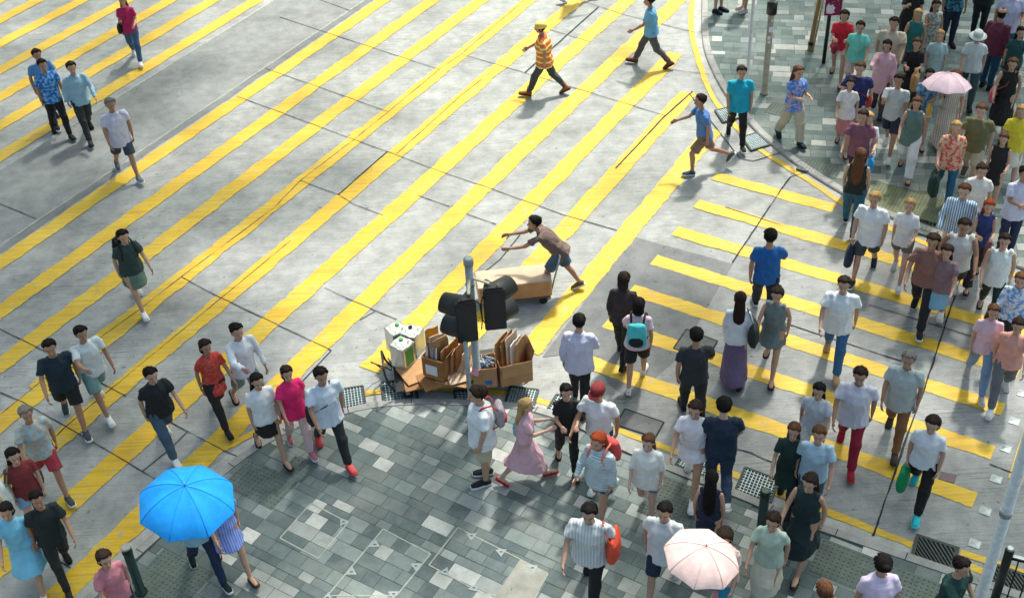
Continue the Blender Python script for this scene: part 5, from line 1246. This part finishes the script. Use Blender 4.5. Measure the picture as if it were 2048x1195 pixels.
person('person in dark shirt and trousers crossing by the square manhole outline', (1394, 660), 1.66, 85, 'sl', 'sw', 0, ('short', 'k'), (TS, f((40, 46, 50))), (T, f((34, 40, 42))), ('s', K_, K_), 1)
person('man in white shirt and wine red trousers with red trainers', (1722, 738), 1.72, 248, 'wl', 'sw', 0, ('short', 'd'), (TL, f((214, 210, 222))), (T, f((150, 24, 52))), ('s', (150, 20, 36), (180, 60, 70)), 1)
person('man in loose grey shirt and brown trousers', (1820, 706), 1.74, 248, 'wl', 'bg', 0, ('short', 'g'), (TL, f((176, 186, 186))), (T, f((134, 92, 56))), ('s', (60, 54, 48), B_), 1)
person('woman in white blouse and black trousers with turquoise trainers', (1868, 836), 1.62, 240, 'wl', 'hd', 1, ('bob', 'd'), (TS, f((232, 234, 238))), (T, f((24, 22, 24))), ('s', (40, 190, 200), (90, 210, 215)), 0)
bag_soft('shop', 'bright green shopping bag of the woman in turquoise trainers', [f((0, 150, 92))], PEOPLE[-1], 'R', (.36, .14, .40))
# ---- near pavement, right half
person('woman with auburn hair, pale striped blouse and blue denim shorts', (1196, 868), 1.62, 225, 'kl', 'sw', 1, ('long', 'r'), (LL, f((214, 222, 226), 'hoop', (150, 176, 186))), (SS, f((32, 92, 140))), ('s', W_, W_), 0)
bag_soft('back', 'coral red rucksack on the woman with auburn hair', [f((214, 84, 84)), f((226, 120, 110))], PEOPLE[-1], size=(.32, .17, .34))
person('woman with brown hair, loose white blouse and short denim shorts', (1296, 872), 1.62, 248, 'kl', 'sw', 1, ('long', 'b'), (('h', .14, .035), f((234, 234, 230))), (SS, f((84, 140, 170))), ('s', (226, 200, 186), W_), 2)
person('man in pale grey shirt and black trousers with an orange bag near the bottom edge', (1178, 1012), 1.70, 250, 'wl', 'sw', 0, ('short', 'k'), (TL, f((198, 202, 204), 'stripe', (214, 216, 216))), (T, f((24, 24, 26))), ('s', K_, K_), 0)
bag_soft('tote', 'orange red tote bag on the shoulder of the grey-shirted man', [f((232, 84, 56))], PEOPLE[-1], 'L', (.40, .15, .40), at='sho')
person('woman in short white dress and white trainers beside the grating', (1392, 806), 1.66, 252, 'wl', 'sw', 1, ('long', 'd'), (DR('s', .72, .06, .012), f((232, 230, 236))), None, ('s', W_, W_), 0)
person('person in navy t-shirt and dark jeans with white shoes behind the grating', (1450, 800), 1.70, 80, 'kl', 'sw', 0, ('short', 'k'), (TS, f((24, 44, 66))), (T, f((46, 66, 92))), ('s', W_, W_), 2)
person('woman with long black hair in a navy dress beside the green bollard', (1424, 946), 1.62, 75, 'sl', 'hd', 1, ('longer', 'k'), (DR('n', .30, .03), f((24, 34, 62))), None, ('s', (120, 70, 60), B_), 0)
pn = person('person in blue jeans and pink shoes under the pink umbrella', (1450, 1062), 1.60, 245, 'sl', 'um', 1, ('bob', 'd'), (TS, f((226, 200, 190))), (T, f((40, 140, 176))), ('s', (220, 150, 150), W_), 0)
umbrella('pale pink umbrella at the lower right in front of the green bollard', pn, [f((240, 206, 200)), f((226, 186, 182))], .46, 'R', (8, 6), .40)
person('brown-haired woman in short dark green dress over dark leggings', (1590, 850), 1.64, 255, 'wl', 'sw', 1, ('long', 'b'), (DR('s', .62, .03), f((24, 52, 46))), (T, f((28, 38, 40))), ('s', K_, K_), 0)
bag_soft('tote', 'brown leather bag of the woman in dark green dress', [f((134, 98, 86))], PEOPLE[-1], 'L', (.34, .14, .34), at='sho')
person('woman in black and teal dress behind the tactile paving with a mauve bag', (1622, 952), 1.64, 240, 'wl', 'sw', 1, ('long', 'd'), (DR('n', .42, .06), f((22, 46, 50))), None, ('f', K_, K_), 0)
bag_soft('hand', 'mauve pink bag carried by the woman in black and teal dress', [f((176, 128, 146))], PEOPLE[-1], 'R', (.36, .14, .28))
person('light blue shirted man with grey trousers just behind the dark green dress', (1640, 856), 1.70, 255, 'sr', 'sw', 0, ('short', 'b'), (TS, f((176, 204, 222))), (T, f((70, 96, 104))), ('s', K_, K_), 0)
person('person in pale lilac striped shirt with tied dark hair at the bottom edge', (1768, 1116), 1.66, 95, 'st', 'hd', 1, ('bun', 'k'), (TL, f((224, 208, 230), 'hoop', (206, 190, 218))), (T, f((60, 60, 70))), ('s', K_, K_), 0)
person('brown-haired woman mostly below the bottom edge', (1650, 1168), 1.62, 100, 'st', 'hd', 1, ('long', 'b'), (TS, f((120, 100, 92))), (T, f((40, 44, 50))), ('s', K_, K_), 0)
person('dark green shirted person in the lower right corner beside the railing', (1926, 1120), 1.62, 300, 'sl', 'pt', 0, ('short', 'k'), (TS, f((22, 62, 58))), (T, f((30, 40, 44))), ('s', K_, K_), 0)
# ---- far corner
person('stout man in turquoise polo and black trousers stepping off the far kerb', (1484, 134), 1.70, 268, 'wl', 'bg', 0, ('short', 'd'), (('s', .12, .035), f((10, 166, 196))), (T, f((24, 24, 26))), ('s', (28, 26, 26), W_), 0, width=1.08)
person('running man in blue shirt, brown shorts and dark trainers on the last stripe', (1402, 190), 1.72, 180, 'ru', 'sw', 0, ('short', 'd'), (TS, f((84, 128, 190))), (SH, f((134, 112, 96))), ('s', (70, 78, 92), W_), 1)
person('woman in blue and pink dress over khaki trousers on the far kerb', (1598, 134), 1.64, 290, 'sl', 'cr', 1, ('long', 'b'), (DR('s', .80, .05, .02), f((70, 140, 210), 'blot', (170, 160, 210))), (W, f((196, 190, 168))), ('s', (30, 50, 66), K_), 0)
person('woman in bright red blouse and pale shorts under the purple sign', (1690, 22), 1.62, 250, 'wl', 'cr', 1, ('bob', 'd'), (TS, f((216, 30, 52))), (SS, f((214, 190, 190))), ('d', (150, 70, 60), B_), 0)
bag_soft('hand', 'dark red handbag of the woman in bright red blouse', [f((140, 26, 46))], PEOPLE[-1], 'R', (.3, .12, .2))
person('woman in mint green shirt and light shorts', (1722, 44), 1.64, 250, 'wr', 'sw', 1, ('short', 'd'), (TS, f((120, 214, 196))), (SH, f((206, 178, 172))), ('d', B_, B_), 0)
person('man in navy t-shirt with a red bag strap and pale shorts', (1722, 126), 1.70, 248, 'wl', 'sw', 0, ('short', 'b'), (TS, f((38, 48, 104))), (SH, f((214, 200, 190))), ('s', (120, 90, 80), W_), 2)
bag_soft('cross', 'red sling bag across the navy t-shirt', [f((196, 62, 50))], PEOPLE[-1], 'L', (.22, .1, .22))
person('woman in long pale pink cardigan over dark trousers', (1776, 82), 1.60, 250, 'sl', 'pt', 1, ('bob', 'k'), (('l', .42, .03), f((230, 180, 190)), 'cardigan'), (T, f((92, 62, 62))), ('s', (40, 40, 60), K_), 0)
person('man in dark navy trousers and mauve shirt behind the mint green shirt', (1728, 222), 1.70, 245, 'wl', 'sw', 0, ('short', 'd'), (TS, f((134, 84, 104))), (T, f((26, 34, 66))), ('s', K_, K_), 0)
person('fair-haired woman in white and lilac blouse behind the mauve shirt', (1738, 226), 1.62, 250, 'wr', 'sb', 1, ('long', 'l'), (TL, f((226, 222, 236))), (SK(.5, .03), f((206, 208, 222))), ('s', W_, W_), 2)
bag_soft('shop', 'bright blue carrier bag beside the white and lilac blouse', [f((0, 150, 220))], PEOPLE[-1], 'L', (.24, .1, .3))
person('long-haired woman in black top and teal jeans at the far kerb', (1722, 300), 1.62, 72, 'sl', 'hd', 1, ('longer', 'b'), (NS, f((24, 34, 30))), (T, f((30, 92, 118))), ('s', K_, W_), 0)
person('woman in black dress with a tan bag in front of her', (1836, 78), 1.64, 250, 'wl', 'cr', 1, ('bob', 'b'), (DR('s', .42, .06), f((22, 22, 24))), None, ('f', B_, B_), 0)
bag_soft('hand', 'tan leather bag of the woman in black dress', [f((176, 134, 84))], PEOPLE[-1], 'L', (.38, .16, .36))
person('woman in teal dress with fair hair between the black top and tan bag', (1838, 20), 1.62, 255, 'sl', 'sw', 1, ('long', 'l'), (DR('n', .5, .05), f((24, 110, 112))), None, ('d', B_, B_), 0)
person('woman in grey floral dress with dark loose hair', (1874, 2), 1.64, 262, 'sl', 'ph', 1, ('long', 'd'), (DR('n', .30, .04), f((196, 200, 190), 'blot', (112, 120, 112))), None, ('d', B_, B_), 1)
person('woman in black top at the top edge holding a phone', (1832, -35), 1.62, 265, 'st', 'ph', 1, ('long', 'k'), (TS, f((26, 24, 26))), (T, f((30, 30, 34))), ('s', K_, W_), 0)
person('man in dark teal printed t-shirt and navy trousers at the top edge', (1922, -62), 1.74, 268, 'st', 'hd', 0, ('short', 'k'), (TS, f((22, 56, 74), 'blot', (60, 130, 150))), (T, f((20, 40, 62))), ('s', K_, K_), 1)
person('man in black shirt and trousers with clasped hands at the top edge', (1984, -78), 1.74, 262, 'st', 'cr', 0, ('short', 'k'), (TL, f((20, 26, 32))), (T, f((18, 24, 32))), ('s', K_, K_), 1)
person('balding man in maroon long shirt and blue jeans standing', (2006, 18), 1.72, 40, 'st', 'sb', 0, ('bald', 'k'), (('l', .13, .025), f((104, 40, 62))), (T, f((30, 74, 108))), ('s', K_, K_), 1, width=1.05)
person('man in lilac shirt facing the man in maroon', (2032, -28), 1.74, 250, 'st', 'sb', 0, ('short', 'k'), (TL, f((206, 200, 226))), (T, f((28, 82, 96))), ('s', K_, K_), 1, width=1.05)
pn = person('woman in long cream striped dress under the blush pink umbrella', (1914, 142), 1.62, 255, 'sl', 'um', 1, ('long', 'b'), (DR('s', .14, .07, .012), f((226, 216, 206), 'stripe', (176, 170, 164))), None, ('d', B_, B_), 0)
umbrella('blush pink umbrella among the crowd on the far pavement', pn, [f((238, 206, 216)), f((224, 188, 200))], .46, 'R', (-6, 5), .38)
person('person in pale sun hat and white top beside the blush umbrella', (1958, 62), 1.64, 250, 'sl', 'sw', 1, ('bob', 'd'), (TS, f((214, 220, 222))), (T, f((60, 80, 84))), ('s', K_, K_), 0, hat=('brim', (200, 208, 204)))
person('woman in pale aqua blouse and sage trousers with light headband', (1882, 62), 1.60, 255, 'sr', 'hd', 1, ('long', 'l'), (TS, f((176, 204, 204))), (T, f((140, 172, 168))), ('s', (150, 130, 110), W_), 2)
person('woman in blue tie-dye shirt and white shorts with black sandals', (1862, 140), 1.62, 258, 'sl', 'cr', 1, ('long', 'k'), (TL, f((128, 174, 208), 'blot', (60, 100, 140))), (SS, f((236, 236, 242))), ('d', K_, K_), 0)
bag_soft('hand', 'yellow handbag of the woman in blue tie-dye shirt', [f((226, 176, 60))], PEOPLE[-1], 'L', (.26, .1, .2))
person('woman in sage green top and white trousers with tan sandals', (1836, 196), 1.66, 252, 'wl', 'sw', 1, ('long', 'b'), (('n', .2, .02), f((98, 128, 122))), (W, f((232, 236, 240))), ('d', (170, 130, 90), B_), 0)
person('fair-haired woman in red and cream top and blue jeans with cream slip-ons', (1914, 244), 1.66, 250, 'wl', 'sw', 1, ('longer', 'l'), (TL, f((226, 190, 150), 'blot', (206, 74, 84))), (T, f((34, 92, 128))), ('s', (226, 218, 196), (226, 218, 196)), 2)
bag_soft('shop', 'big dark green bag of the fair-haired woman in jeans', [f((14, 48, 42))], PEOPLE[-1], 'R', (.46, .18, .46))
person('woman in black dress with black slide sandals on the right', (2028, 118), 1.62, 250, 'wl', 'sw', 1, ('long', 'b'), (DR('n', .40, .06), f((22, 24, 24))), None, ('d', K_, K_), 0)
bag_soft('cross', 'pink red shoulder bag on the black dress at the right', [f((206, 96, 112))], PEOPLE[-1], 'R', (.28, .12, .28), at=.12)
person('woman in yellow top and pale skirt at the right edge of the far pavement', (2046, 212), 1.62, 250, 'wl', 'sw', 1, ('long', 'l'), (TL, f((236, 216, 60))), (SK(.5, .04), f((222, 214, 200))), ('s', K_, W_), 2)
person('woman in short black dress with light headscarf and white trainers', (2010, 268), 1.60, 245, 'wl', 'sb', 1, ('long', 'b'), (DR('n', .66, .02), f((24, 26, 28))), None, ('s', W_, W_), 0)
bag_soft('shop', 'bright green bag hanging beside the short black dress', [f((40, 206, 70))], PEOPLE[-1], 'R', (.24, .08, .26), .10)
person('person in navy shorts and black shoes cut off by the top edge, left of two', (1448, -118), 1.70, 330, 'st', 'hd', 0, ('short', 'k'), (TS, f((80, 84, 90))), (SH, f((40, 44, 60))), ('s', (24, 40, 50), K_), 0)
person('person in pale shoes and grey shorts cut off by the top edge, right of two', (1497, -118), 1.68, 200, 'st', 'hd', 1, ('bob', 'd'), (TS, f((190, 180, 176))), (SH, f((170, 164, 160))), ('s', (214, 190, 178), W_), 0)

# ---- more of the crowd, overlapping the walkers above
person('man in sand coloured shirt and dark shorts between mint shirt and black dress', (1790, 36), 1.70, 248, 'wr', 'sw', 0, ('short', 'd'), (TL, f((206, 190, 166))), (SH, f((44, 50, 56))), ('s', W_, W_), 0)
person('woman in white top and rose skirt behind the navy t-shirt with red strap', (1702, 158), 1.58, 250, 'wl', 'sw', 1, ('pony', 'd'), (TS, f((226, 222, 222))), (SK(.5, .03), f((186, 120, 120))), ('f', B_, B_), 0)
person('man in pale grey t-shirt and navy shorts left of the cream striped dress', (1800, 150), 1.72, 250, 'wl', 'ph', 0, ('short', 'k'), (TS, f((190, 196, 196))), (SH, f((36, 46, 70))), ('s', W_, W_), 1)
person('woman in dark teal top and black trousers right of the balding man', (2044, 56), 1.60, 262, 'wr', 'sw', 1, ('long', 'k'), (TS, f((26, 76, 78))), (T, f((24, 26, 30))), ('s', K_, K_), 0)
person('man in olive t-shirt and stone shorts right of the fair-haired woman in jeans', (1966, 210), 1.72, 248, 'wl', 'sw', 0, ('short', 'b'), (TS, f((110, 112, 76))), (SH, f((196, 186, 164))), ('s', (90, 80, 70), W_), 2)
person('woman with ponytail in a plain knee length white dress behind the striped shirt', (1966, 330), 1.60, 250, 'wr', 'hd', 1, ('pony', 'd'), (DR('s', .56, .05), f((226, 222, 216))), None, ('s', W_, W_), 0)
person('man in white vest top and charcoal shorts in front of the red-haired woman', (1930, 440), 1.72, 246, 'wr', 'sw', 0, ('short', 'd'), (NL, f((216, 216, 212))), (SH, f((58, 60, 66))), ('s', W_, W_), 1)
person('woman in salmon top and grey trousers right of the pink blouse', (2040, 640), 1.62, 250, 'wr', 'sw', 1, ('pony', 'd'), (TS, f((222, 160, 144))), (T, f((104, 110, 116))), ('s', W_, W_), 0)
person('man in white shirt and navy shorts between pink umbrella and orange bag', (1330, 1010), 1.70, 250, 'wr', 'sw', 0, ('short', 'k'), (TL, f((224, 226, 230))), (SH, f((34, 44, 70))), ('s', W_, W_), 0)
person('woman in pale green blouse and cream skirt right of the pink umbrella', (1548, 1030), 1.60, 246, 'wl', 'sw', 1, ('bob', 'd'), (TS, f((186, 208, 190))), (SK(.4, .05), f((218, 210, 190))), ('f', B_, B_), 0)
person('woman in pale grey blouse and white trousers left of the man in wine red trousers', (1640, 770), 1.60, 250, 'wr', 'sw', 1, ('long', 'k'), (TS, f((196, 198, 204))), (T, f((220, 220, 216))), ('s', W_, W_), 0)
person('man in dark red cap and white t-shirt between lilac checked man and black dress', (1196, 770), 1.68, 240, 'wl', 'sw', 0, ('short', 'k'), (TS, f((224, 226, 228))), (SH, f((70, 78, 90))), ('s', W_, W_), 1, hat=('cap', (130, 36, 40)))
